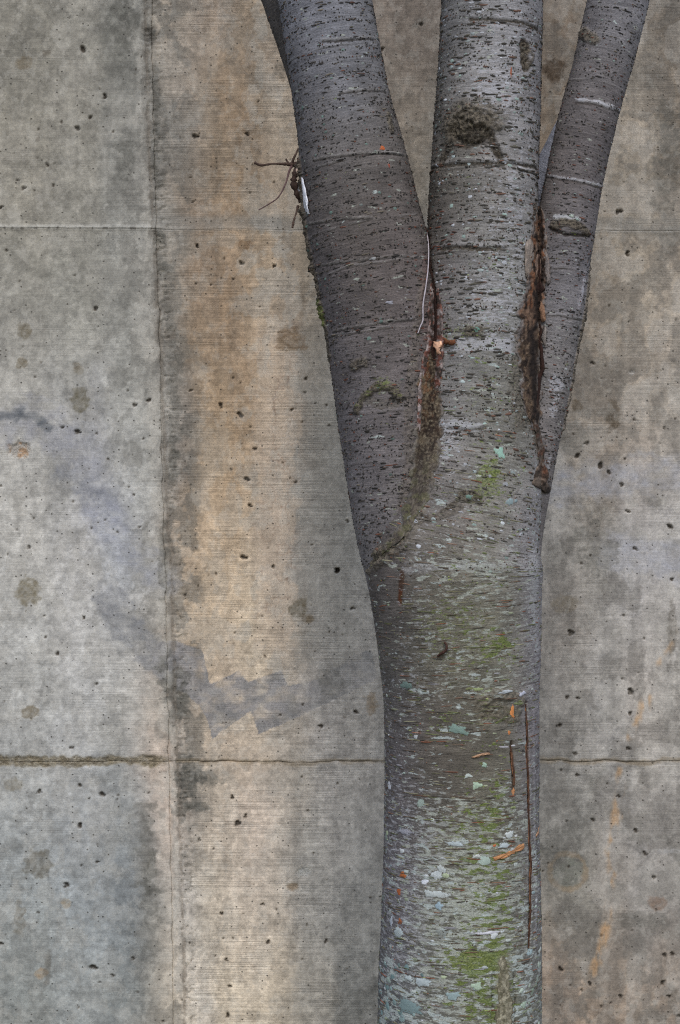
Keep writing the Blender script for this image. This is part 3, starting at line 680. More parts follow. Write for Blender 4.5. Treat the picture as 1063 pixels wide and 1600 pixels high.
def ring(tb, x, y, amp=1.0, pale=0.0, dark=.5, u0=-9, u1=9, w=2.2):
    """growth ridge running round the stem through photo point x, y"""
    u, s = tb.uv(x, y)
    ds = tb.S - s - px(9) * (fbm(tb.UF / .05, 0 * tb.S + s * 9, 3, 4) - .5) + px(3)
    m = sst(.25, .5, fbm(tb.UF / .04, 0 * tb.S + s * 31, 6, 3)) * .7 + .3
    m = m * sst(px(u0) * 1 - .01, px(u0) + .01, tb.UF) * sst(px(u1) + .01, px(u1) - .01, tb.UF) if u0 > -8 or u1 < 8 else m
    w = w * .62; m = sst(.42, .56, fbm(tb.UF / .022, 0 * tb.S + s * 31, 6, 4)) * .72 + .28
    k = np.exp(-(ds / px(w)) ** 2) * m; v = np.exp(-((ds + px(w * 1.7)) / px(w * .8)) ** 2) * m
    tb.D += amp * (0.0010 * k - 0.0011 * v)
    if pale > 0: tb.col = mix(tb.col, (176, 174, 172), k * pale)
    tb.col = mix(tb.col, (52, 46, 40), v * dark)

def stroke(tb, pts, w, depth=0.0, c=None, a=0.0, rough=0.0, moss=0.0, pale=0.0, soft=.6, nz=.8, taper=False, dn=0.0):
    uv = tb.uvs(pts); wm = px(w); m_ = wm * 2.5 + .01
    us = [p[0] for p in uv]; vs = [p[1] for p in uv]
    i0, i1 = np.searchsorted(tb.s, [min(vs) - m_, max(vs) + m_])
    if i1 <= i0: return
    sl = slice(i0, i1); U, S = tb.U[sl], tb.S[sl]
    d, t = polydist(U, S, uv)
    ww = wm * (np.sin(np.clip(t, .04, .96) * np.pi) ** .5 if taper else 1.0)
    d = d / ww + nz * (fbm(U / (.004 + wm * .45), S / (.004 + wm * .45), int(abs(pts[0][0])) % 16, 4) - .5) * 1.4
    m = sst(1 + soft * .5, 1 - soft * .7, d)
    if depth: tb.D[sl] += depth * m
    if dn: tb.D[sl] += dn * m * 2 * (fbm(U / .006, S / .005, 7, 3) - .5)
    if c is not None: tb.col[sl] = mix(tb.col[sl], c, m * a)
    for k, q in ((0, moss), (1, rough), (2, pale)):
        if q: tb.aux[sl, :, k] = np.maximum(tb.aux[sl, :, k], m * q)

# ---- trunk and centre leader
trunk.py_ = np.interp(trunk.S, trunk.s, trunk.py)
base(trunk, C_TRUNK, 1.04)
trunk.aux[..., 2] += .06 * np.exp(-((trunk.TH - .25) / .85) ** 2) * sst(860, 380, trunk.py_ + 160 * (fbm(trunk.UF / .05, trunk.S / .05, 4, 4) - .5))
trunk.col = trunk.col * (.94 - .07 * sst(900, 1300, trunk.py_))[..., None]
trunk.aux[..., 2] += .33
trunk.aux[..., 0] = .12
def region(tb, k, pts):  # noqa
    for (x, y, rx, ry, v) in pts:
        u, s = tb.uv(x, y)
        m = np.exp(-(((tb.U - u) / px(rx)) ** 2 + ((tb.S - s) / px(ry)) ** 2))
        tb.aux[..., k] = np.clip(tb.aux[..., k] + v * m, 0, 1)
region(trunk, 0, [(760,900,90,70,.12), (780,1010,40,25,.3), (760,1060,90,40,.12), (770,1240,60,70,.12), (770,1380,60,110,.15), (740,1502,40,16,.55), (760,1540,70,60,.12), (690,1130,70,25,.35), (765,745,22,34,.6), (700,520,50,20,.4), (760,620,70,90,.28), (750,800,90,60,.25), (700,960,80,60,.25), (690,1400,80,150,.2), (700,1290,70,60,.15),
                 (760,400,40,60,.22), (800,430,15,40,.25), (690,1000,50,60,.2), (640,1200,50,90,-.3), (650,860,60,60,-.2), (840,1100,24,500,-.4), (600,1300,26,400,-.4), (770,100,60,120,-.1)])
region(trunk, 2, [(770,140,45,40,.25), (770,60,60,60,.05), (790,540,30,12,.5), (720,540,40,14,.35), (725,665,30,8,.6), (700,690,20,30,.25), (740,885,80,9,.25), (835,900,18,120,.25), (800,320,40,120,.15), (770,480,60,60,.2), (690,300,30,200,-.3), (700,230,50,40,-.3), (740,1170,120,60,-.25), (600,950,30,100,-.3), (830,560,25,120,-.2), (770,600,50,60,-.1), (700,1400,110,200,.1)])
lowz = sst(480, 1100, np.interp(trunk.S, trunk.s, trunk.py))
trunk.pcol = mix(trunk.pcol, (154, 158, 146), lowz * np.exp(-((trunk.TH - .25) / .75) ** 2))
trunk.aux[..., 2] += .16 * lowz
for (x, y, a, p, d) in ((760,30,1,.2,.5), (760,130,.5,.3,.2), (750,256,2.2,.15,1.0), (740,388,2.0,.15,1.0), (760,520,.7,.2,.4), (740,668,.8,.3,.4), (780,800,.7,.2,.3), (760,840,.6,.2,.3), (720,905,.6,.2,.3), (720,985,.7,.2,.35), (720,1072,.6,.2,.3), (700,1155,.7,.1,.45), (700,1232,.5,.1,.3), (700,1310,.6,.2,.3), (700,1395,.6,.2,.3), (700,1470,.7,.15,.35), (700,1540,.6,.2,.3)):
    ring(trunk, x, y, a, p, d)
def region2(tb, k, pts):
    tb.aux, tb.aux2 = tb.aux2, tb.aux; region(tb, k, pts); tb.aux, tb.aux2 = tb.aux2, tb.aux
pyv = trunk.py_ + 90 * (fbm(trunk.UF / .05, trunk.S / .05, 9, 4) - .5)
fr = np.exp(-((trunk.TH - .15) / 1.0) ** 2)
trunk.aux2[..., 0] = .20 + .14 * sst(520, 1000, pyv) * fr + .20 * sst(1180, 1330, pyv) * fr - .16 * np.exp(-((pyv - 1170) / 45) ** 2)
trunk.aux2[..., 1] = .06 + .12 * sst(400, 900, pyv) + .15 * sst(1200, 1360, pyv) + .05 * sst(1480, 1600, pyv)
trunk.aux2[..., 2] = .04 + .14 * sst(480, 940, pyv) * np.exp(-((trunk.TH - .3) / .55) ** 2) + .22 * sst(1180, 1320, pyv) * np.exp(-((trunk.TH - .25) / .5) ** 2)
region2(trunk, 2, [(780,1012,40,25,.4), (740,1502,50,20,.5), (765,745,22,30,.35), (775,1400,40,90,.2), (690,1130,60,20,.25), (765,1250,50,50,.15), (700,525,30,12,.25), (760,600,60,90,.12), (690,960,60,60,.12), (760,1560,60,40,.2)])
region2(trunk, 0, [(760,900,70,40,.12), (760,1070,60,30,.12), (740,1400,80,60,.12)])
region2(trunk, 1, [(620,1560,40,60,.3), (720,1145,50,16,.4), (640,1070,30,20,.25), (822,1560,20,60,.35), (770,560,50,60,.15)])
# branch scar with drooping lines
stroke(trunk, [(712,195), (735,180), (765,188)], 24, .0035, (66,62,56), .75, rough=.9, dn=.004, soft=1.2)
stroke(trunk, [(722,205), (745,212)], 19, -.005, (34,30,26), .9, rough=.4, dn=.004, soft=.5)
stroke(trunk, [(700,200), (708,182), (728,168), (755,167), (775,182), (780,200)], 3.2, .003, (120,114,106), .6, rough=.5, dn=.002)
stroke(trunk, [(703,206), (722,222), (742,226), (762,214)], 3, -.004, (30,27,24), .9)
stroke(trunk, [(712,190), (735,196), (758,190)], 2.4, .003, (96,90,80), .6, rough=.4, dn=.002)
stroke(trunk, [(712,205), (700,232), (688,258)], 7, -.003, (46,42,37), .85, rough=.5, dn=.002)
stroke(trunk, [(762,205), (774,230), (786,254)], 6.5, -.004, (36,32,28), .95, rough=.4, dn=.002)
stroke(trunk, [(745,222), (735,218), (725,222)], 4, -.002, (40,36,32), .7, rough=.5)
stroke(trunk, [(821,72), (820,88), (822,104)], 9, -.005, (38,32,27), .9, rough=.7, dn=.003)
stroke(trunk, [(821,70), (833,88), (824,106)], 3, .002, (80,74,66), .4, rough=.6)
for pts, w in (([(672,264), (700,258), (750,255), (800,256), (838,263)], 2.4), ([(690,390), (715,386), (750,389), (790,388)], 3.4), ([(735,30), (780,33), (815,36), (840,46)], 2.2), ([(700,668), (730,672), (760,668)], 2.0)):
    stroke(trunk, pts, w, -.0022, (50,45,40), .8, rough=.5, nz=1.3)
    stroke(trunk, [(x, y - 5) for x, y in pts], w, .0012, (150,148,148), .25, nz=1.5)
# eye scar
stroke(trunk, [(724,774), (743,774)], 9, .003, (70,68,62), .5, rough=.8, dn=.002)
stroke(trunk, [(690,800), (712,785), (724,770), (736,766), (746,776), (750,788)], 3.5, -.002, (48,44,40), .7, rough=.5)
stroke(trunk, [(733,518), (748,519)], 9, .002, (64,60,52), .7, rough=.8, dn=.002)
# pale stripe and rust weep
stroke(trunk, [(632,892), (680,888), (730,884), (772,883)], 4.5, .0003, (150,148,148), .5, pale=.45, nz=1.2)
stroke(trunk, [(628,898), (627,915), (625,938)], 5, 0, (66,44,32), .75, nz=.5)
stroke(trunk, [(626,925), (625,943)], 3.5, 0, (92,52,32), .7, nz=.4)
stroke(trunk, [(570,880), (600,868), (630,838), (652,800)], 10, .003, (84,78,70), .6, rough=.7, moss=.35, dn=.004)
stroke(trunk, [(640,815), (690,806), (720,790)], 6, .001, (86,80,74), .5, rough=.4, dn=.002)
# healed knot and long crack low down
stroke(trunk, [(752,1095), (775,1085), (800,1085), (815,1098)], 8, .003, (112,106,94), .5, rough=.55, dn=.003)
stroke(trunk, [(760,1110), (785,1112), (806,1120)], 14, .001, (92,86,72), .4, rough=.6, moss=.4, dn=.003)
stroke(trunk, [(753,1102), (757,1125)], 13, .0015, (118,112,98), .45, rough=.55, dn=.002)
stroke(trunk, [(822,1098), (825,1160), (826,1250), (829,1330), (829,1400), (827,1482)], 3.0, -.005, (70,46,34), .9, nz=.5)
stroke(trunk, [(834,1110), (836,1250), (838,1400), (836,1480)], 5, .0012, (140,137,142), .3, nz=.8)
stroke(trunk, [(800,1160), (800,1180), (803,1210)], 3, -.003, (52,42,34), .8, nz=.5)
stroke(trunk, [(802,1212), (803,1240)], 2.4, -.002, (66,48,36), .7, nz=.5)
# callus at the bottom
stroke(trunk, [(787,1503), (786,1540), (788,1600), (789,1700)], 14, 0, (118,112,92), .85, rough=.35, nz=.25, soft=.3)
stroke(trunk, [(772,1520), (770,1560), (772,1640)], 2.5, -.003, (60,56,46), .7, nz=.4)
stroke(trunk, [(804,1520), (806,1560), (806,1640)], 2.5, -.003, (60,56,46), .6, nz=.4)
stroke(trunk, [(655,792), (630,838), (600,866), (570,884)], 4.5, -.004, (46,42,36), .85, rough=.4, nz=1.0)
stroke(trunk, [(664,800), (640,846), (606,876), (574,892)], 5, .0025, (104,98,90), .5, rough=.35, nz=1.2, dn=.003)
# crotch creases pull in; bark colour darker along them
stroke(trunk, [(668,372), (672,420), (682,480), (684,540)], 6, -.004, (70,52,46), .6, rough=.2)
stroke(trunk, [(660,600), (655,700), (645,790)], 14, 0, (82,72,62), .5, rough=.5)
stroke(trunk, [(838,330), (836,430), (830,520), (832,640), (846,740)], 14, -.001, (80,66,56), .5, rough=.5)
stroke(trunk, [(810,540), (808,600), (815,660)], 14, 0, (84,80,74), .4, rough=.45, dn=.002)

# ---- left stem
base(left, [(x, y, r + 4, g_ + 5, b + 8) for x, y, r, g_, b in C_LEFT], 1.04)
left.aux[..., 2] = .10; left.aux[..., 0] = .08
left.aux2[..., 0] = .16; left.aux2[..., 1] = .04
region(left, 2, [(520,40,60,60,.2), (520,460,30,60,.15), (640,470,20,60,.3), (560,700,50,80,.1), (630,760,20,40,.3)])
region(left, 0, [(600,600,24,16,.6), (535,280,40,40,.15), (505,492,8,24,.9), (600,510,60,20,.2), (620,780,30,60,.3), (640,640,12,80,.2)])
for (x, y, a, p, d) in ((540,65,.9,.25,.3), (545,145,.9,.25,.35), (545,243,1.3,.35,.5), (545,346,1.0,.3,.45), (555,412,1.1,.4,.45), (570,512,1.2,.35,.5), (560,640,.6,.1,.3), (570,720,.6,.1,.3), (580,790,.6,.1,.3)):
    ring(left, x, y, a, p, d)
stroke(left, [(490,252), (540,244), (600,240), (632,245)], 1.7, -.0014, (48,44,41), .7, nz=1.5)
stroke(left, [(x, y - 3) for x, y in [(490,252), (540,244), (600,240), (632,245)]], 1.5, .0008, (140,136,132), .45, nz=1.8)
stroke(left, [(495,418), (540,411), (590,405), (640,402)], 1.7, -.0014, (48,44,41), .7, nz=1.5)
stroke(left, [(x, y - 3) for x, y in [(495,418), (540,411), (590,405), (640,402)]], 1.5, .0008, (140,136,132), .45, nz=1.8)
stroke(left, [(520,520), (570,511), (620,503), (648,500)], 1.7, -.0014, (48,44,41), .7, nz=1.5)
stroke(left, [(x, y - 3) for x, y in [(520,520), (570,511), (620,503), (648,500)]], 1.5, .0008, (140,136,132), .45, nz=1.8)
stroke(left, [(480,352), (530,345), (580,342)], 1.7, -.0014, (48,44,41), .7, nz=1.5)
stroke(left, [(x, y - 3) for x, y in [(480,352), (530,345), (580,342)]], 1.5, .0008, (140,136,132), .45, nz=1.8)
stroke(left, [(505,66), (545,63), (585,62)], 1.7, -.0014, (48,44,41), .7, nz=1.5)
stroke(left, [(x, y - 3) for x, y in [(505,66), (545,63), (585,62)]], 1.5, .0008, (140,136,132), .45, nz=1.8)
stroke(left, [(530,147), (570,143), (604,145)], 1.7, -.0014, (48,44,41), .7, nz=1.5)
stroke(left, [(x, y - 3) for x, y in [(530,147), (570,143), (604,145)]], 1.5, .0008, (140,136,132), .45, nz=1.8)
stroke(left, [(557,640), (568,618), (590,602), (612,606), (626,622)], 6, .003, (62,58,50), .6, rough=.7, moss=.5, dn=.003)
stroke(left, [(575,626), (600,634), (622,628)], 7, -.0015, (100,96,90), .4, rough=.3)
stroke(left, [(552,572), (568,566)], 8, .002, (70,66,62), .5, rough=.7, dn=.003)
stroke(left, [(607,180), (611,200)], 7, .002, (80,74,66), .5, rough=.7, moss=.3, dn=.002)
for a_, b_ in (((462,265), (474,330)), ((473,330), (490,420)), ((489,420), (512,560))):
    stroke(left, [a_, b_], 9, .004 if a_[1] < 400 else .002, (50,45,40), .8, rough=.85, dn=.005)
stroke(left, [(500,470), (506,505)], 6, .004, (80,84,36), .9, moss=1.0, dn=.004)
stroke(left, [(464,252), (467,262)], 7, .006, (52,38,32), .9, rough=.7, dn=.004)
stroke(left, [(660,430), (652,520), (640,620), (640,720), (628,800)], 9, 0, (110,102,98), .4, rough=.35, dn=.003)
stroke(left, [(664,400), (662,470), (668,530)], 8, .001, (112,90,86), .4)

# ---- right stem
base(right, C_RIGHT, 1.05, .001)
right.aux[..., 2] = .15; right.aux[..., 0] = .05; right.aux2[..., 0] = .18; right.aux2[..., 1] = .05
region(right, 2, [(905,450,12,80,.3), (870,600,20,20,.6), (1005,30,20,60,.2), (865,640,12,20,.5), (858,720,10,40,.4)])
region(right, 0, [(886,570,8,8,.6), (870,405,20,10,.3)])
for (x, y, a, p, d) in ((950,8,.8,.3,.2), (930,122,.7,.3,.2), (885,416,1.3,.2,.7), (880,490,1.3,.3,.7), (870,610,1.2,.4,.5), (862,680,1.3,.3,.6)):
    ring(right, x, y, a, p, d)
for pts, w in (([(900,156), (925,158), (948,164), (972,174)], 3.2), ([(856,273), (880,278), (910,283), (942,292)], 2.6)):
    stroke(right, pts, w * .7, .0008, (168,166,168), .75, nz=2.2, pale=.6)
    stroke(right, [(x, y + 5) for x, y in pts], 2.2, -.001, (64,58,54), .5)
stroke(right, [(930,158), (960,168)], 4, .001, (184,182,182), .5, pale=.6, nz=1.2)
stroke(right, [(908,48), (928,62)], 9, .002, (112,104,92), .6, rough=.6, dn=.002)
stroke(right, [(866,352), (885,345), (905,352), (918,362)], 7, .0015, (66,60,54), .7, rough=.8, dn=.004)
stroke(right, [(860,358), (885,366), (922,370)], 2.6, -.003, (40,34,30), .85)
stroke(right, [(868,338), (905,342)], 4, .001, (150,155,148), .5, pale=.7)
stroke(right, [(922,420), (908,520), (895,600), (880,670)], 6, .003, (112,100,84), .6, rough=.75, dn=.004)
stroke(right, [(915,430), (905,480)], 5, .001, (140,132,136), .5, pale=.6)

# ---- fork limb behind the left stem, limb behind the right stem
base(fork, [(430,20,66,64,66), (460,120,62,60,60)], 1.1, .001)
base(backb, [(860,240,122,126,140), (850,280,116,120,134)], 1.15, .0006)  # paler, bluer base: side light on this limb is in the colour
backb.aux[..., 2] = .35; fork.aux[..., 1] = .15

PARTS = {}
for tb, nm in ((trunk, 'trunk'), (left, 'stem'), (right, 'stem'), (fork, 'branch'), (backb, 'branch')):
    tb.finish(); tb.obj = tb.build(nm, tree)
left.obj['label'] = 'thick dark brown-grey stem leaning left'
right.obj['label'] = 'slender stem leaning right with pale ring scars'
trunk.obj['label'] = 'mossy lichened trunk running up into the straight centre stem'

# ------------------------------------------------------------------ lenticels: thousands of small raised corky dashes
def lens_mesh(tb, name, th, s, hl, hh, ht, cols, mat, tilt=None, nseg=8, rag=0.0, flat=False, seed=0):
    rg = np.random.default_rng(seed); n = len(th)
    a = np.linspace(0, 2 * np.pi, nseg, endpoint=False)[None]
    R = 1 + rag * (rg.random((n, nseg)) - .5) * 2
    if flat: R = np.clip(R * (1 + .16 * np.sin(2 * a + rg.random((n, 1)) * 6.3) * rg.random((n, 1)) + .10 * np.sin(3 * a + rg.random((n, 1)) * 6.3)), .3, 2)
    cu = np.sign(np.cos(a)) * np.abs(np.cos(a)) ** .8 * R; cv = np.sin(a) * R
    tl = np.zeros(n) if tilt is None else tilt
    rr = np.interp(s, tb.s, tb.r)[:, None]
    def ringpos(k, h):
        du = hl[:, None] * cu * k; dv = hh[:, None] * cv * k + tl[:, None] * du
        T = th[:, None] + du / rr; S_ = s[:, None] + dv
        return tb.at(T, S_) + tb.at(T, S_, tb.Nn) * (h if np.isscalar(h) else h[:, None, None])
    V = [ringpos(1.0, -0.0006), ringpos(.62, ht), ]
    c0 = tb.at(th, s) + tb.at(th, s, tb.Nn) * ht[:, None] * (1.0 if flat else 1.15)
    V = np.concatenate([V[0], V[1], c0[:, None]], axis=1)          # n, 2*nseg+1, 3
    m = 2 * nseg + 1
    k = np.arange(nseg); k2 = (k + 1) % nseg
    q = np.stack([k, k2, k2 + nseg, k + nseg], -1); t = np.stack([k + nseg, k2 + nseg, np.full(nseg, 2 * nseg)], -1)
    off = (np.arange(n) * m)[:, None, None]
    C = np.repeat(cols[:, None], m, axis=1) * (1 + .25 * (rg.random((n, m, 1)) - .5))
    at_ = {'col': C.reshape(-1, 3)}
    if mat is M_LICH:
        at_['bcol'] = np.repeat(lin(np.clip(tb.at(th, s, tb.col), 6, 250))[:, None], m, axis=1).reshape(-1, 3)
        ed = np.concatenate([np.zeros(nseg), np.full(nseg, .55), [1.0]]); at_['edge'] = np.repeat(np.tile(ed, n)[:, None], 3, axis=1)
    o = mesh_obj(name, V.reshape(-1, 3), (q[None] + off).reshape(-1, 4), mat, tb.obj, at_, tris=(t[None] + off).reshape(-1, 3))
    o['kind'] = 'stuff'
    return o

def scatter(tb, n, y0, y1, rg, front=.62):
    """random points: mostly on the camera side, uniform along the stem"""
    s0, s1 = np.interp([-y1, -y0], -tb.py, tb.s)
    th = np.where(rg.random(n) < front, rg.uniform(-1.65, 1.65, n), rg.uniform(1.6, 4.7, n))
    return th, rg.uniform(s0, s1, n)

def pick(rg, n, pal):
    c = np.array([p[:3] for p in pal], float); w = np.array([p[3] for p in pal], float)
    return lin(c[rg.choice(len(pal), n, p=w / w.sum())] * rg.uniform(.8, 1.15, (n, 1)))

def lent(tb, n, y0, y1, L, H, ht, pal, seed, keep=None):
    rg = np.random.default_rng(seed)
    th, s = scatter(tb, n, y0, y1, rg)
    rows = np.sort(rg.uniform(tb.s[0], tb.s[-1], int((tb.s[-1] - tb.s[0]) / .021)))          # many sit in broken rows
    near = rows[np.clip(np.searchsorted(rows, s), 0, len(rows) - 1)] + rg.normal(0, .0012, n)
    s = np.where((rg.random(n) < .45) & (np.abs(near - s) < .03), near, s)
    pr = .25 + .95 * sst(.38, .60, fbm(th * .12 / .03, s / .018, seed % 16, 4))            # and in clusters
    if keep is not None: pr = pr * keep(th, np.interp(s, tb.s, tb.py))
    if tb is trunk:
        for pts, w in (([(715,198), (740,196), (764,198)], 24), ([(821,72), (821,104)], 11), ([(787,1500), (788,1650)], 16)):
            d, _ = polydist(th * np.interp(s, tb.s, tb.r), s, tb.uvs(pts)); pr = np.where(d < px(w), 0, pr)
    m = rg.random(n) < pr; th, s = th[m], s[m]
    n = len(th)
    hl = px(rg.uniform(*L, n) * rg.uniform(.5, 1, n)) / 2; hh = px(rg.uniform(*H, n)) / 2
    return (th, s, hl, hh, px(1) * rg.uniform(*ht, n) * .7, pick(rg, n, pal), rg.normal(0, .06, n))

def lent_build(tb, sets, seed):
    A = [np.concatenate([q[k] for q in sets]) for k in range(7)]
    lens_mesh(tb, 'lenticels', *A[:6], M_LENT, tilt=A[6], rag=.22, seed=seed)

DK = [(72,68,62,4), (60,56,50,3), (86,82,72,2), (98,74,62,1.4)]
RD = [(98,62,50,3), (112,70,56,2), (72,52,44,2)]
LO = [(110,84,68,1.6), (86,74,62,3), (72,66,58,2.4), (108,104,80,2.4), (128,124,102,1.4), (92,96,64,1.5), (128,82,62,.6)]
def pk_center(th, py): return sst(960, 620, py)
def near_crotch(th, py): return np.where(py < 340, .05, 1.0) * (np.exp(-((th + 1.05) / .35) ** 2) + .6 * np.exp(-((th - 1.05) / .25) ** 2)) * sst(700, 560, py) * sst(180, 380, py)
def low(th, py): return sst(520, 940, py)
lent_build(trunk, [lent(trunk, 2900, -40, 900, (7, 22), (2.4, 4.2), (.9, 2.0), DK, 1, pk_center),
                   lent(trunk, 13500, -40, 900, (1.8, 4.6), (1.6, 3.2), (.7, 1.6), DK, 2, pk_center),
                   lent(trunk, 1500, 250, 760, (8, 22), (2.0, 3.6), (.8, 1.8), RD, 3, near_crotch),
                   lent(trunk, 4300, 500, 1640, (4, 42), (1.2, 2.3), (.5, 1.2), LO, 4, low),
                   lent(trunk, 2600, 500, 1640, (2, 6), (1.4, 2.8), (.5, 1.2), LO, 5, low)], 21)
DL = [(44,41,38,4), (60,56,53,3), (72,66,60,2), (96,64,52,.8), (104,96,84,.8)]
def cr_l(th, py): return np.exp(-((th - 1.15) / .45) ** 2) * sst(300, 420, py) * sst(760, 600, py)
lent_build(left, [lent(left, 2300, -40, 880, (7, 17), (1.6, 3.2), (.8, 1.7), DL, 6), lent(left, 11000, -40, 880, (2, 5), (1.6, 3.2), (.7, 1.6), DL, 7), lent(left, 500, 300, 760, (6, 16), (1.8, 3.2), (.7, 1.5), RD, 8, cr_l)], 22)
lent_build(right, [lent(right, 1200, -40, 760, (6, 15), (1.6, 3.0), (.7, 1.5), DL + [(92,62,52,2)], 9), lent(right, 5000, -40, 760, (2, 5), (1.4, 2.8), (.6, 1.4), DL, 10)], 23)
lent_build(fork, [lent(fork, 500, -40, 200, (2, 8), (1.6, 3.2), (.7, 1.6), DL, 11)], 24)

# ------------------------------------------------------------------ lichen crusts
LI = [(166,172,166,4), (176,180,180,3), (150,164,154,3), (152,162,134,2), (138,154,156,1.6), (188,190,196,1.0)]
def lich(tb, n, y0, y1, L, seed, keep, pal=LI, asp=(.2, .75)):
    rg = np.random.default_rng(seed); th, s = scatter(tb, n, y0, y1, rg)
    m = rg.random(n) < keep(th, np.interp(s, tb.s, tb.py)); th, s = th[m], s[m]; n = len(th)
    if tb is trunk:
        ok = np.ones(n, bool)
        for pts, w in (([(787,1500), (788,1650)], 20), ([(712,195), (740,190), (768,195)], 26), ([(821,72), (821,104)], 12), ([(822,1098), (826,1250), (829,1400), (827,1482)], 6), ([(780,1100), (803,1130)], 18)):
            d, _ = polydist(th * np.interp(s, tb.s, tb.r), s, tb.uvs(pts)); ok &= d > px(w)
        th, s = th[ok], s[ok]; n = len(th)
    hl = px(np.exp(rg.uniform(math.log(L[0]), math.log(L[1]), n))) / 2; hh = hl * rg.uniform(*asp, n)
    return (th, s, hl, np.maximum(hh, px(1.1)), px(1) * rg.uniform(.25, .6, n), pick(rg, n, pal), rg.normal(0, .05, n))
def lowl(th, py): return (.25 + .75 * sst(1200, 1300, py)) * (1 - .55 * np.exp(-((th - .1) / .5) ** 2) * sst(1330, 1280, py)) * sst(640, 1060, py)
def midl(th, py): return np.exp(-((th - .45) / .5) ** 2) * sst(520, 960, py) * sst(1320, 1150, py)
def upl(th, py): return .8 + 0 * th
sets = [lich(trunk, 900, 600, 1640, (3, 12), 31, lowl), lich(trunk, 90, 1220, 1640, (10, 26), 32, lowl), lich(trunk, 500, 500, 1640, (6, 30), 53, lambda th, py: .35 * sst(520, 960, py) + .65 * sst(1130, 1340, py), [(136,138,130,3), (146,150,138,3), (128,132,112,2), (150,148,152,2)], (.08, .22)), lich(trunk, 260, 520, 1320, (6, 26), 33, midl, [(150,156,130,3), (166,170,156,2), (128,138,96,2), (176,176,180,1)], (.15, .35)),
        lich(trunk, 1300, -40, 860, (3, 12), 34, upl, [(150,160,158,2), (172,174,178,3), (136,154,146,2)]), lich(trunk, 260, 1480, 1640, (5, 18), 35, lambda th, py: np.exp(-((th + 1.1) / .35) ** 2), [(112,136,136,2), (128,148,146,2)], (.6, 1.0)),
        lich(trunk, 200, 1490, 1640, (5, 16), 36, lambda th, py: np.exp(-((th - 1.1) / .25) ** 2), [(150,168,150,2), (172,184,170,2)], (.6, 1.0))]
A = [np.concatenate([q[k] for q in sets]) for k in range(7)]
lens_mesh(trunk, 'lichen', *A[:6], M_LICH, tilt=A[6], nseg=14, rag=.14, flat=True, seed=41)
sets = [lich(left, 240, -40, 860, (3, 10), 37, upl, [(96,116,108,2), (128,134,130,2), (84,104,96,2)], (.4, .9))]
lens_mesh(left, 'lichen', *sets[0][:6], M_LICH, tilt=sets[0][6], nseg=14, rag=.14, flat=True, seed=42)
sets = [lich(right, 120, -40, 760, (3, 9), 38, upl, [(120,134,126,2), (150,152,152,2)], (.4, .9))]
lens_mesh(right, 'lichen', *sets[0][:6], M_LICH, tilt=sets[0][6], nseg=14, rag=.14, flat=True, seed=43)

MO = [(84,96,44,3), (104,118,56,3), (128,140,78,2), (72,80,40,2), (140,144,96,1)]
def mossk(th, py):
    k = 0 * th
    for (t, y, st, sy, a) in ((.35,900,.7,60,.5), (.45,1010,.35,26,.9), (.2,1060,.8,45,.5), (.3,1240,.55,75,.6), (.35,1380,.5,110,.75), (.1,1500,.35,24,1.6), (.2,1545,.6,70,.8), (-.2,1130,.5,20,.6), (.2,745,.2,36,.9), (-.3,522,.4,20,.5), (.15,600,.5,120,.35), (.1,800,.7,60,.4), (-.6,1400,.4,160,.2), (.3,420,.4,60,.22)):
        k = k + a * np.exp(-((th - t) / st) ** 2 - ((py - y) / sy) ** 2)
    return np.clip(k, 0, 1)
sets = [lich(trunk, 1700, 380, 1640, (3, 11), 51, mossk, MO, (.16, .4)), lich(trunk, 160, 700, 1640, (8, 22), 52, mossk, MO, (.12, .3))]
A = [np.concatenate([q[k] for q in sets]) for k in range(7)]
lens_mesh(trunk, 'moss', *A[:6], M_LICH, tilt=A[6], nseg=12, rag=.3, flat=True, seed=44)

